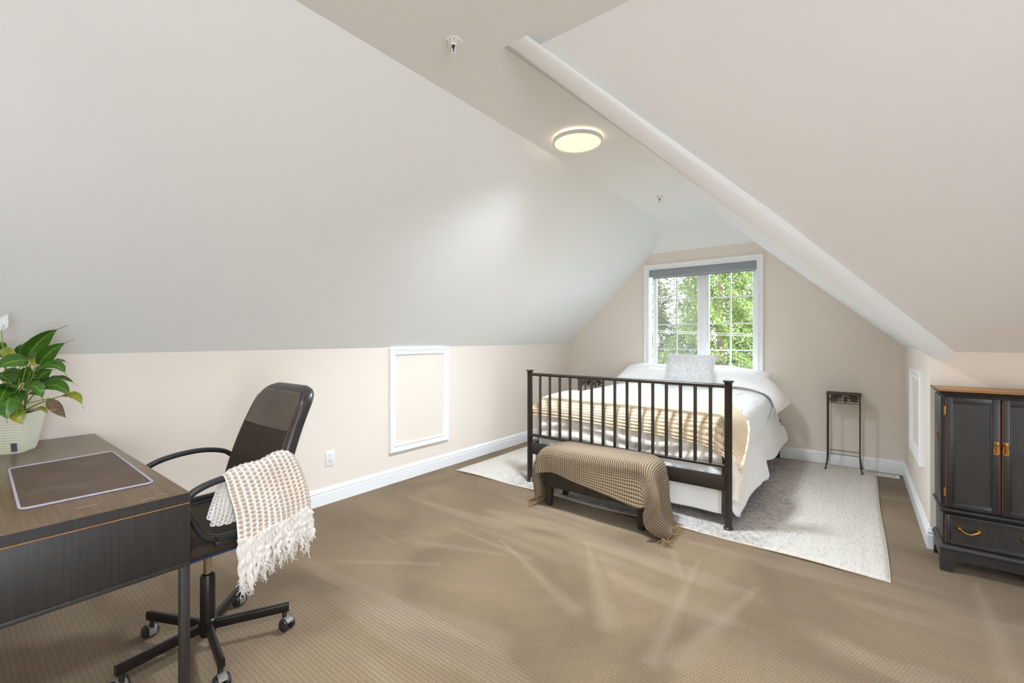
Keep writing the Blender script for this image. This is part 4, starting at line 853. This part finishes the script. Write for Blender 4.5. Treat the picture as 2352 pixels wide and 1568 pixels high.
# desk mat
dm = thing('desk_mat', 'brown leather-look desk mat with grey stitched edge on the desk', 'desk mat', (-2.28, 0.31, DZ))
mp = [onz(20, 1076, DZ+0.004), onz(258, 1036, DZ+0.004), onz(353, 1107, DZ+0.004), onz(45, 1170, DZ+0.004)]
mp = [np.array([p[0], p[1]]) for p in mp]
ring = []
for i in range(4):
    p, a, b = mp[i], mp[i-1], mp[(i+1) % 4]; ua = (a-p)/np.linalg.norm(a-p); ub = (b-p)/np.linalg.norm(b-p); r = 0.022
    for k in range(6): t = k/5; ring.append((1-t)**2*(p+ua*r)+2*t*(1-t)*p+t*t*(p+ub*r))
mk('sheet', prism([tuple(p) for p in ring], 'z', DZ, DZ+0.0032), 'deskmat', dm, False)
mk('stitched_edge', sweep([(p[0], p[1], DZ+0.0035) for p in ring], circ(0.0036, 8), up0=(0, 0, 1), closed=True), 'matedge', dm)

# ------------------------------------------------------------------ office chair
cx, cy = -2.08, 0.668
ch = thing('office_chair', 'black office chair with bonded leather back behind the desk', 'chair', (cx, cy, 0))
Q = lambda x, y, z: (cx+x, cy+y, z)
mk('base_hub', lathe([(0, 0.048), (0.026, 0.05), (0.030, 0.058), (0.032, 0.112), (0.026, 0.118), (0, 0.118)], Q(0, 0, 0), 24), 'blackmetal', ch)
mk('gas_sleeve', lathe([(0.0, 0.10), (0.0265, 0.10), (0.0265, 0.288), (0.023, 0.296), (0.016, 0.298), (0.016, 0.29)], Q(0, 0, 0), 24), 'blackmetal', ch)
mk('gas_piston', lathe([(0.0, 0.28), (0.0145, 0.28), (0.0145, 0.44), (0, 0.44)], Q(0, 0, 0), 20), 'chrome', ch)
for k in range(5):
    a = math.radians(62+72*k); ca, sa = math.cos(a), math.sin(a); R_ = 0.295
    arm = mk('base_leg', sweep([Q(ca*0.02, sa*0.02, 0.088), Q(ca*0.15, sa*0.15, 0.089), Q(ca*R_, sa*R_, 0.090)], rrect(0.024, 0.036, 0.006, 3), up0=(0, 0, 1)), 'blackmetal', ch)
    # twin caster: swivel stem, grey hood, two dark wheels, turned at its own angle
    b = a+math.radians((40, 150, 75, 10, 95)[k]); cb, sb = math.cos(b), math.sin(b); ex, ey = cx+ca*(R_-0.018), cy+sa*(R_-0.018)
    mk('caster_stem', tube([(ex, ey, 0.075), (ex, ey, 0.040)], 0.009, 10), 'blackplastic', arm)
    wx_, wy_ = ex+sb*0.016, ey-cb*0.016
    gs = []
    for s in (-1, 1):
        c0_ = np.array([wx_+cb*s*0.016, wy_+sb*s*0.016, 0.024]); ax_ = np.array([cb, sb, 0])
        pr = [(0, -0.010), (0.018, -0.010), (0.024, -0.006), (0.024, 0.006), (0.018, 0.010), (0, 0.011)]; V = []; F = []; nn = 20; e1 = np.array([-sb, cb, 0]); e2 = np.array([0, 0, 1.])
        for i in range(nn):
            for rr, h in pr: V.append(c0_+ax_*h*s+(e1*math.cos(2*math.pi*i/nn)+e2*math.sin(2*math.pi*i/nn))*rr)
        m_ = len(pr)
        for i in range(nn):
            for j in range(m_-1): F.append((i*m_+j, ((i+1) % nn)*m_+j, ((i+1) % nn)*m_+j+1, i*m_+j+1))
        gs.append((np.array(V), F))
    mk('caster_wheel', join(*gs), 'blackplastic', arm)
    e1 = np.array([-sb, cb, 0]); hp = []
    for t in np.linspace(-20, 150, 12): hp.append((0.029*math.cos(math.radians(t)), 0.029*math.sin(math.radians(t))))
    V = []; F = []
    for s in (-0.014, 0.014):
        for u, z in hp: V.append(np.array([wx_, wy_, 0.024])+e1*u+np.array([cb, sb, 0])*s+np.array([0, 0, z]))
        for u, z in hp: V.append(np.array([wx_, wy_, 0.024])+e1*u*0.86+np.array([cb, sb, 0])*s+np.array([0, 0, z*0.86]))
    m_ = len(hp)
    for i in range(m_-1): F += [(i, i+1, 2*m_+i+1, 2*m_+i), (m_+i, 3*m_+i, 3*m_+i+1, m_+i+1), (i, m_+i, m_+i+1, i+1), (2*m_+i, 2*m_+i+1, 3*m_+i+1, 3*m_+i)]
    mk('caster_hood', (np.array(V), F), 'greyplastic', arm)
mk('tilt_mechanism', box(cx-0.08, cx+0.08, cy-0.10, cy+0.10, 0.41, 0.458, 0.012), 'blackmetal', ch)
mk('seat_shell', box(cx-0.225, cx+0.225, cy-0.215, cy+0.185, 0.450, 0.470, 0.008), 'bluefabric', ch)
def cushion(x0, x1, y0, y1, z0, z1, r, crown):
    V, F = rounded_slab(x0, x1, y0, y1, z0, z1, r)
    u = (V[:, 0]-(x0+x1)/2)/((x1-x0)/2); v_ = (V[:, 1]-(y0+y1)/2)/((y1-y0)/2); top = np.clip((V[:, 2]-z0)/(z1-z0), 0, 1)
    V[:, 2] += crown*(1-u**2)*(1-v_**2)*top-0.02*top*np.clip(-v_-0.6, 0, 1); return V, F
mk('seat', cushion(cx-0.245, cx+0.245, cy-0.235, cy+0.175, 0.464, 0.514, 0.022, 0.0), 'mesh', ch)
# backrest: tapered padded slab leaning back, drawn as stacked rounded sections
def back_sections(z0, z1, n, inset=0.0, grow=0.0, ysh=0.0, th=0.062):
    S = []
    for i in range(n):
        t = i/(n-1); z = z0+(z1-z0)*t; f = (z-0.60)/(1.035-0.60)
        hw = 0.252-0.030*f-0.02*max(0, f-0.5)
        if z > 0.955: q = min(1, (z-0.955)/0.08); hw -= 0.085*(1-math.sqrt(max(0, 1-q*q)))
        yc = 0.178+0.135*f+0.03*f*f-0.012*math.sin(f*3.1)+ysh; tt = th*(1 if z < 1.0 else max(0.35, 1-((z-1.0)/0.036)**2*0.65))
        pr = rrect(2*(hw-inset), tt, min(0.024, tt*0.45), 4)
        S.append([Q(a, yc+tt/2*0+b+0.03*(a/0.25)**2*-0.35, z) for a, b in pr])
    return S
def skinned(S):
    k = len(S[0]); V = [p for r_ in S for p in r_]; F = [(i*k+j, i*k+(j+1) % k, (i+1)*k+(j+1) % k, (i+1)*k+j) for i in range(len(S)-1) for j in range(k)]
    F += [tuple(range(k-1, -1, -1)), tuple((len(S)-1)*k+j for j in range(k))]; return np.array(V), F
bk = mk('backrest', skinned(back_sections(0.575, 1.036, 40)), 'leatherside', ch, True, angle=50)
mk('leather_panel', skinned(back_sections(0.862, 1.012, 18, 0.016, 0, -0.005)), 'leather', bk, True, angle=50)
mk('fabric_panel', skinned(back_sections(0.585, 0.858, 20, 0.014, 0, -0.0035)), 'mesh', bk, True, angle=50)
def seam_line(zf, xs, off):
    pts = []
    for a, z in zip(xs, zf):
        f = (z-0.60)/0.435; yc = 0.178+0.135*f+0.03*f*f-0.012*math.sin(f*3.1)-0.031-off-0.0105*(a/0.25)**2; pts.append(Q(a, yc, z))
    return pts
mk('seam', tube(seam_line([0.860-0.004*math.sin(i/11*3.14) for i in range(12)], np.linspace(-0.210, 0.210, 12), 0.004), 0.0022, 6), 'dark', bk)
mk('seam', tube(seam_line([0.72-0.012*math.sin(i/11*3.14) for i in range(12)], np.linspace(-0.218, 0.218, 12), 0.003), 0.0016, 6), 'dark', bk)
for s in (-1, 1): mk('stitching', tube(seam_line(np.linspace(0.62, 0.985, 24), [s*(0.232-0.026*t) for t in np.linspace(0, 1, 24)], -0.0005), 0.0014, 6), 'seam', bk)
mk('back_bracket', sweep([Q(0, 0.06, 0.452), Q(0, 0.16, 0.458), Q(0, 0.215, 0.52), Q(0, 0.235, 0.62), Q(0, 0.26, 0.74)], rrect(0.07, 0.012, 0.004, 2), up0=(0, 1, 0)), 'blackmetal', ch)
for s in (-1, 1):
    X = s*0.262
    ap = [(0.185, 0.695), (0.15, 0.722), (0.09, 0.739), (0.03, 0.744), (-0.04, 0.739), (-0.10, 0.726), (-0.138, 0.706), (-0.150, 0.680), (-0.146, 0.655), (-0.138, 0.634), (-0.126, 0.610), (-0.112, 0.580), (-0.092, 0.550), (-0.05, 0.530), (0.02, 0.526), (0.10, 0.526), (0.165, 0.530)]
    def aprof(i, n=80):
        t = i/(n-1); w_ = 0.034+0.012*max(0, (t-0.62))/0.38; return rrect(0.030 if t < 0.6 else 0.026, 0.020+0.016*max(0, t-0.55), 0.008, 3)
    ar_ = mk('armrest', sweep(catmull1([Q(X, a, b) for a, b in ap], 80), aprof, up0=(0, 0.3, 1)), 'blackplastic', ch)
    mk('bolt', lathe([(0, 0.006), (0.007, 0.005), (0.008, 0), (0.008, -0.002)] if s > 0 else [(0, -0.006), (0.007, -0.005), (0.008, 0), (0.008, 0.002)], Q(X+s*0.013, -0.062, 0.535), 14, 'x'), 'blackmetal', ar_)
    mk('seat_bracket', box(cx+min(X, X-s*0.04), cx+max(X, X-s*0.04), cy-0.06, cy+0.14, 0.498, 0.522, 0.004), 'blackplastic', ar_)

# ------------------------------------------------------------------ knit throw over the near armrest
xa = cx+0.262
def kcol(ptop, p1, p2, p3, zin, yin, lift=0.0, dx=0.0):
    T_ = onx(*ptop, xa-0.0); A_ = onx(*p1, xa+0.040+dx); B_ = onx(*p2, xa+0.056+dx); C_ = onx(*p3, xa+0.062+dx)
    S_ = onx((ptop[0]*0.55+p1[0]*0.45), (ptop[1]*0.72+p1[1]*0.28), xa+0.026+dx)
    y = T_[1]
    return [(xa-0.062, yin, zin), (xa-0.058, yin*0.7+y*0.3, zin+0.04), (xa-0.046, yin*0.3+y*0.7, T_[2]-0.07), (xa-0.030, y, T_[2]-0.018), tuple(T_), tuple(S_), tuple(A_), tuple(B_), tuple(C_)]
rows = [kcol((512, 1091), (528, 1135), (542, 1185), (548, 1245), 0.59, 0.60), kcol((532, 1078), (556, 1130), (570, 1185), (574, 1243), 0.575, 0.62),
        kcol((562, 1066), (592, 1120), (604, 1175), (606, 1222), 0.57, 0.66, 0, 0.004), kcol((598, 1057), (625, 1108), (640, 1165), (645, 1204), 0.575, 0.70),
        kcol((630, 1040), (656, 1090), (672, 1145), (676, 1188), 0.60, 0.745, 0, 0.004), kcol((655, 1036), (683, 1078), (698, 1130), (703, 1172), 0.64, 0.78), kcol((672, 1046), (697, 1092), (712, 1140), (714, 1182), 0.66, 0.80, 0, -0.016)]
P = wrinkle(loft(rows, 240, 340), 0.002, 14, 8, 31)
def knit(U, V, p=0.0195, q=0.0150):
    cu_ = U/p; col_ = np.floor(cu_); fu = cu_-col_-0.5; t_ = V/q+0.5*col_; fv = t_-np.floor(t_)-0.5
    return 0.0065*(1-np.exp(-(fu*fu*12+fv*fv*9)))
kt = cloth('knit_throw', P, 'cthrow', None, 0.006, origin=(xa, 0.75, 0.6), disp=knit, flip=False)
tag(kt, 'cream chunky knit throw hanging over the office chair armrest', 'throw')
# second, lower layer of the folded throw under the first
rows2 = [kcol((516, 1094), (532, 1145), (548, 1200), (562, 1262), 0.56, 0.61, 0, -0.022), kcol((545, 1080), (575, 1140), (586, 1200), (590, 1262), 0.552, 0.64, 0, -0.022), kcol((600, 1068), (632, 1125), (645, 1180), (650, 1228), 0.555, 0.70, 0, -0.022), kcol((655, 1050), (685, 1095), (703, 1150), (708, 1200), 0.61, 0.77, 0, -0.022)]
rows2 = [[(p[0], p[1], p[2]-(0.010 if 2 < i < 6 else 0)) for i, p in enumerate(r_)] for r_ in rows2]
cloth('folded_layer', wrinkle(loft(rows2, 150, 200), 0.003, 14, 8, 33), 'cthrow', kt, 0.006, disp=knit)
hemu = catmull1([np.array(r_[-1]) for r_ in rows], 34); heml = catmull1([np.array(r_[-1]) for r_ in rows2], 22)
def rope(b, L, k, r0=0.0078):
    r_ = np.random.default_rng(100+k); pts = []; p = np.array(b, float); sw = r_.uniform(-0.010, 0.010); sx = r_.uniform(-0.004, 0.012)
    for j in range(12):
        t = j/11; pts.append(p+np.array([sx*t+0.002*math.sin(j*2.1+k), sw*t*t+0.0028*math.sin(j*1.5+k), -L*t]))
    C_ = catmull1(pts, 26); g = tube(C_, lambda t: r0*(0.95+0.10*math.sin(t*34+k))*(1 if t < 0.8 else 1-0.35*(t-0.8)/0.2), 8)
    gs = [g]
    for q in range(10):   # frayed yarn ends
        e = C_[-1-r_.integers(0, 5)]; dd = np.array([r_.normal(0, 0.5), r_.normal(0, 0.5), -1.0]); dd /= np.linalg.norm(dd)
        gs.append(tube([e, e+dd*0.010+r_.normal(0, 0.002, 3), e+dd*r_.uniform(0.014, 0.024)+r_.normal(0, 0.003, 3)], 0.0012, 4))
    mk('tassel', join(*gs), 'tasselwhite', kt)
for k, b in enumerate(hemu): rope(b+np.array([0.003, 0, 0.012]), 0.135-0.032*(k/33)+0.012*math.sin(k*1.9)+(0.03 if k < 8 else 0), k)
for k, b in enumerate(heml): rope(b+np.array([-0.004, 0, 0.010]), 0.125-0.02*(k/21)+0.012*math.sin(k*2.3)+(0.03 if k < 5 else 0), 50+k)
e = hemu[-6]; mk('loose_thread', tube(catmull1([e+np.array([0.01, 0, -0.11]), e+np.array([0.012, 0.004, -0.14]), e+np.array([0.011, 0.002, -0.17]), e+np.array([0.014, 0.006, -0.19])], 20), 0.0014, 5), 'tasselwhite', kt)

# ------------------------------------------------------------------ peace lily in a ribbed pot
PWD = 1.95; pc = atw(22, 1030, PWD); pcx, pcy = float(pc[0]), float(pc[1])
pl = thing('potted_peace_lily', 'peace lily in a ribbed ivory pot on the desk', 'potted plant', (pcx, pcy, DZ))
pa = math.radians(-29); PH = 0.172
def pot_ring(t, n=440, inner=False):
    s = (0.066+0.028*t**0.8) if not inner else 0.086; pts = []
    z = DZ+PH*t
    for i in range(n):
        a = 2*math.pi*i/n; c_, s_ = math.cos(a), math.sin(a); pw = 5.0; r = s/((abs(c_)**pw+abs(s_)**pw)**(1/pw))
        rib = 0.0
        if not inner:
            face = int(((a+math.pi/4) % (2*math.pi))//(math.pi/2))
            if face % 2 == 0: rib = 0.0022*abs(math.sin(t*math.pi*15)) if 0.03 < t < 0.97 else 0
            else: rib = 0.0022*abs(math.sin((s_*r if abs(s_) < abs(c_) else c_*r)*math.pi/0.0085)) if 0.03 < t < 0.97 else 0
        r += rib; pts.append((pcx+r*math.cos(a+pa), pcy+r*math.sin(a+pa), z))
    return pts
S = [pot_ring(t) for t in np.linspace(0, 1, 90)]+[[(p[0], p[1], DZ+PH) for p in pot_ring(1.0, inner=True)], [(p[0], p[1], DZ+PH-0.02) for p in pot_ring(1.0, inner=True)]]
k = 440; V = [p for r_ in S for p in r_]; F = [(i*k+j, i*k+(j+1) % k, (i+1)*k+(j+1) % k, (i+1)*k+j) for i in range(len(S)-1) for j in range(k)]+[tuple(range(k-1, -1, -1))]
pot = mk('pot', (np.array(V), F), 'pot', pl, True, angle=50)
n1 = np.array([math.cos(pa), math.sin(pa), 0]); n2 = np.array([-math.sin(pa), math.cos(pa), 0]); cpt = np.array([pcx, pcy, DZ])
ctr = cpt+n1*0.0745+n2*0.050+np.array([0, 0, 0.030])
gd = [ctr+n2*a+np.array([0, 0, b])+n1*(b*0.10+o_) for o_ in (0.0, 0.004) for a, b in ((-0.009, -0.018), (0.009, -0.018), (0.009, 0.018), (-0.009, 0.018))]
mk('water_gauge', (np.array(gd), [(0, 1, 2, 3), (4, 5, 6, 7), (0, 1, 5, 4), (1, 2, 6, 5), (2, 3, 7, 6), (3, 0, 4, 7)]), simple('grey_gauge_window', (96, 98, 104), 0.25), pot, False)
mk('soil', (np.array([(p[0], p[1], DZ+PH-0.014+0.004*math.sin(i*0.9)) for i, p in enumerate(pot_ring(1.0, inner=True))]+[(pcx, pcy, DZ+PH-0.006)]), [(i, (i+1) % 440, 440) for i in range(440)]), 'soil', pl)
def bez(a, b, c, n): t = np.linspace(0, 1, n)[:, None]; return (1-t)**2*a+2*t*(1-t)*b+t*t*c
def leaf(p0, p1, p2, wd, nrm, mat='leaf', cup=0.25, tail=0.12, twist=0.0, stem_to=None, name='leaf'):
    p0, p1, p2 = (np.array(q, float) for q in (p0, p1, p2)); n_, m_ = 26, 9
    C_ = bez(p0, p1, p2, n_); T_ = np.gradient(C_, axis=0); T_ /= np.linalg.norm(T_, axis=1)[:, None]
    V = []; UV = []
    for i in range(n_):
        t = i/(n_-1); tb = min(1, t/(1-tail)); wv = wd*max(0.03 if t > 0.02 else 0.0, (math.sin(math.pi*tb**0.78)**0.85 if tb < 1 else 0.03))
        nn = np.array(nrm, float); nn -= T_[i]*np.dot(nn, T_[i]); nn /= np.linalg.norm(nn)+1e-9; side = np.cross(T_[i], nn)
        an = twist*t; side, nn = side*math.cos(an)+nn*math.sin(an), nn*math.cos(an)-side*math.sin(an)
        for j in range(m_):
            u = -1+2*j/(m_-1); V.append(C_[i]+side*u*wv/2+nn*(cup*wv*abs(u)**1.5*0.5+0.03*wv*math.sin(i*1.1+j)*abs(u))); UV.append((t, (u+1)/2))
    g = gridmesh(np.array(V).reshape(n_, m_, 3))
    o_ = mk(name, g, mat, pl, True, np.array(UV), angle=None)
    if stem_to is not None:
        st = np.array(stem_to, float); mid_ = (st+p0)/2+np.array([0, 0, 0.02])
        mk('leaf_stalk', tube(bez(st, mid_, p0+(p1-p0)*0.05, 14), lambda t: 0.0032-0.0012*t, 6), 'stem', o_)
    return o_
tocam = np.array([0.86, -0.2, 0.45]); soil_pt = lambda a, b: (pcx+a, pcy+b, DZ+PH-0.012)
LV = [ # base px, bend px, tip px, depth offsets (base, bend, tip), width, normal, material, cup, tail
 ((60, 826), (88, 768), (157, 747), (0, .02, .03), .058, (0.9, 0.3, 0.3), 'leaf', .35, .2), ((62, 822), (66, 790), (92, 774), (.05, .05, .06), .045, (0.9, -0.3, 0.2), 'leaf', .3, .12),
 ((88, 838), (112, 798), (171, 780), (-.02, -.02, 0), .048, (0.85, 0.3, 0.4), 'leaf', .35, .2), ((84, 846), (128, 818), (158, 834), (.04, .05, .06), .036, (0.5, 0.1, 0.9), 'leaf', .2, .1),
 ((76, 854), (136, 818), (154, 866), (-.05, -.06, -.06), .052, (0.75, 0.1, 0.6), 'leaf', .15, .12), ((82, 884), (92, 852), (128, 848), (0, 0, .02), .050, (0.95, 0, 0.1), 'leaf', .25, .1),
 ((86, 886), (138, 850), (181, 888), (.02, .03, .03), .040, (0.6, 0.1, 0.8), 'leaf', .2, .15), ((91, 893), (134, 868), (164, 914), (-.06, -.08, -.09), .056, (0.85, 0.05, 0.45), 'leaf', .12, .08),
 ((140, 910), (180, 896), (193, 940), (-.03, -.04, -.04), .040, (0.7, 0.1, 0.7), 'leafy', .2, .16), ((112, 914), (124, 938), (152, 959), (-.02, -.02, -.02), .040, (0.95, 0.05, 0.25), 'deadleaf', .2, .02),
 ((52, 890), (90, 870), (100, 926), (-.10, -.12, -.12), .050, (0.8, 0.1, 0.5), 'leaf', .15, .12), ((74, 941), (96, 928), (116, 957), (-.06, -.08, -.09), .026, (0.6, 0.1, 0.8), 'leafy', .2, .15),
 ((42, 930), (30, 958), (55, 974), (-.10, -.125, -.13), .044, (0.95, 0.1, 0.1), 'leafy', .2, .06), ((26, 902), (10, 930), (17, 972), (-.11, -.13, -.14), .060, (0.95, 0, 0.2), 'leaf', .2, .12),
 ((66, 828), (30, 822), (-18, 850), (-.10, -.12, -.12), .062, (0.8, 0, 0.6), 'leaf', .12, .1), ((4, 820), (-6, 785), (20, 802), (.02, .02, .02), .050, (0.9, 0.1, 0.3), 'leaf', .25, .08),
 ((-14, 810), (12, 800), (44, 834), (-.06, -.07, -.08), .048, (0.7, 0, 0.7), 'leafy', .3, .08), ((40, 830), (48, 808), (58, 812), (.06, .06, .06), .04, (0.9, 0.1, 0.2), 'leaf', .2, .1),
 ((4, 892), (24, 878), (46, 894), (-.08, -.10, -.10), .036, (0.5, 0, 0.9), 'leaf', .2, .1), ((-20, 862), (4, 852), (30, 886), (-.07, -.09, -.09), .055, (0.8, 0.1, 0.6), 'leaf', .2, .1),
 ((70, 850), (62, 876), (66, 866), (-.03, -.03, -.03), .04, (0.9, 0.1, 0.2), 'leaf', .2, .1), ((84, 812), (76, 826), (80, 846), (.03, .03, .02), .034, (0.9, 0.1, 0.2), 'leafy', .2, .1),
 ((36, 905), (48, 900), (56, 922), (-.05, -.06, -.06), .036, (0.9, 0.1, 0.2), 'leaf', .2, .1), ((30, 850), (24, 862), (40, 890), (0, 0, -.02), .05, (0.9, 0.1, 0.2), 'leaf', .2, .1),
 ((60, 880), (52, 852), (74, 838), (-.02, -.02, -.02), .05, (0.9, 0.2, 0.2), 'leaf', .2, .12), ((46, 872), (28, 846), (8, 868), (-.06, -.07, -.07), .05, (0.85, 0, 0.5), 'leaf', .2, .12), ((64, 905), (84, 896), (94, 912), (-.04, -.05, -.05), .036, (0.7, 0.1, 0.6), 'leaf', .2, .12),
 ((20, 880), (10, 900), (-6, 930), (-.07, -.09, -.1), .05, (0.9, 0, 0.3), 'leaf', .2, .12), ((50, 840), (40, 800), (52, 786), (.05, .05, .06), .04, (0.9, 0.1, 0.1), 'leaf', .3, .15), ((30, 915), (40, 905), (44, 930), (-.08, -.09, -.09), .04, (0.9, 0, 0.3), 'leaf', .2, .12),
 ((0, 925), (-20, 930), (-30, 965), (-.05, -.06, -.06), .05, (0.9, -0.1, 0.3), 'leaf', .2, .1), ((-10, 880), (-50, 860), (-80, 900), (-.03, -.03, -.03), .05, (0.6, -0.3, 0.7), 'leaf', .2, .1),
 ((-10, 840), (-45, 790), (-90, 790), (0, 0, 0), .055, (0.7, -0.2, 0.6), 'leaf', .2, .15), ((-5, 860), (-55, 825), (-95, 850), (.03, .05, .06), .05, (0.6, -0.2, 0.7), 'leaf', .2, .12)]
for i, (a, b, c, dw_, wd, nm, mt, cu_, tl) in enumerate(LV):
    sx_ = 0.045*math.sin(i*2.4); sy_ = 0.045*math.cos(i*1.7)
    leaf(atw(*a, PWD-0.03+dw_[0]*0.8-0.0005*max(0, 60-a[0])), atw(*b, PWD-0.03+dw_[1]*0.8-0.0012*max(0, 60-b[0])), atw(*c, PWD-0.03+dw_[2]*0.8-0.0014*max(0, 60-c[0])), wd*1.14, nm, mt, cu_, tl, stem_to=soil_pt(sx_, sy_))
fl = leaf(atw(2, 758, 1.84), atw(6, 738, 1.84), atw(22, 714, 1.84), 0.040, (0.9, -0.3, 0.1), 'spathe', 0.5, 0.15, stem_to=soil_pt(0, 0), name='flower')
mk('spadix', tube([atw(2, 758, 1.835), atw(8, 744, 1.83)], 0.004, 8), 'spathe', fl)

# ================================================================== OUTDOORS (seen through the bed window)
tag(mk('lawn', poly((-60, 5.9, -3.2), (40, 5.9, -3.2), (40, 80, -3.2), (-60, 80, -3.2)), 'ground', None, False), 'green lawn below the window', 'lawn', kind='structure')
def conifer_mesh(seed, h, rad, n):
    r = np.random.default_rng(seed); t = r.beta(1.2, 1.5, n); z = h*(0.02+0.98*t); a = r.uniform(0, 2*math.pi, n)
    rr = rad*(1-t*0.86)**0.85*(0.35+0.65*np.sqrt(r.random(n)))
    a = a+0.25*np.sin(a*7+z*5); rr = rr*(0.80+0.28*np.sin(a*5+z*9)+0.08*np.sin(a*13-z*21))        # branch-like clumping
    p = np.stack([rr*np.cos(a), rr*np.sin(a), z-0.22*rr], 1)
    out = np.stack([np.cos(a), np.sin(a), -0.9+r.normal(0, 0.3, n)], 1)+r.normal(0, 0.45, (n, 3)); out /= np.linalg.norm(out, axis=1)[:, None]
    sd = np.cross(out, r.normal(0, 1, (n, 3))); sd /= np.linalg.norm(sd, axis=1)[:, None]; L = r.uniform(0.035, 0.11, n)[:, None]; w = r.uniform(0.008, 0.024, n)[:, None]
    V = np.stack([p, p+out*L*0.5+sd*w, p+out*L, p+out*L*0.5-sd*w], 1).reshape(-1, 3); F = np.arange(4*n).reshape(n, 4).tolist()
    return V, F
def tree(label, x, y, h, rad, n, mat, seed):
    t = thing('conifer_tree', label, 'tree', (x, y, -3.2), group='conifers outside the window')
    g = conifer_mesh(seed, h, rad, n); o_ = mk('foliage', (g[0]+np.array([x, y, -3.2]), g[1]), mat, t, False); o_['kind'] = 'stuff'
    mk('trunk', tube([(x, y, -3.2), (x+0.05, y, -3.2+h*0.5), (x, y, -3.2+h*0.97)], lambda s_: 0.17*(1-0.85*s_), 10), 'trunk', t)
tree('bright green conifer seen through the right sash', -2.65, 11.6, 7.6, 2.0, 76000, 'fol1', 1)
tree('olive conifer seen through the left sash', -4.75, 12.4, 7.0, 1.9, 60000, 'fol2', 2)
tree('tall pale conifer behind the window mullion', -3.8, 14.6, 9.5, 1.9, 48000, 'fol2', 3)
tree('conifer at the far left edge of the left sash', -6.9, 13.4, 8.2, 1.9, 40000, 'fol2', 4)
tree('conifer hidden behind the right window casing', -1.6, 13.6, 9.4, 2.2, 54000, 'fol1', 5)
tree('deep green low conifer at the bottom of the window', -3.4, 10.6, 4.2, 1.5, 36000, 'fol1', 6)
g = lathe([(0, 1.0), (0.4, 0.95), (0.8, 0.7), (1.0, 0.3), (1.02, 0), (0.9, -0.3)], (0, 0, 0), 28); gv = g[0]*np.array([1.4, 0.9, 0.9]); gv += 0.06*np.sin(gv[:, [1, 2, 0]]*17); gv += np.array([-1.75, 9.6, -0.66])
tag(mk('round_shrub', (gv, g[1]), 'shrub', origin=(-1.75, 9.6, -1.0)), 'grey-olive clipped shrub top at the bottom right of the window', 'shrub')
for i, (z, dz) in enumerate(((1.66, 0.0), (1.625, 0.0))):
    pts = [(-14+k*1.0, 9.6, z-0.27-0.050*(k-11)+0.0006*(k-12)**2) for k in range(27)]
    tag(mk('overhead_cable', tube(pts, 0.0055, 6), 'cable'), ('upper of two pale overhead cables crossing the window view', 'lower of two pale overhead cables crossing the window view')[i], 'cable')
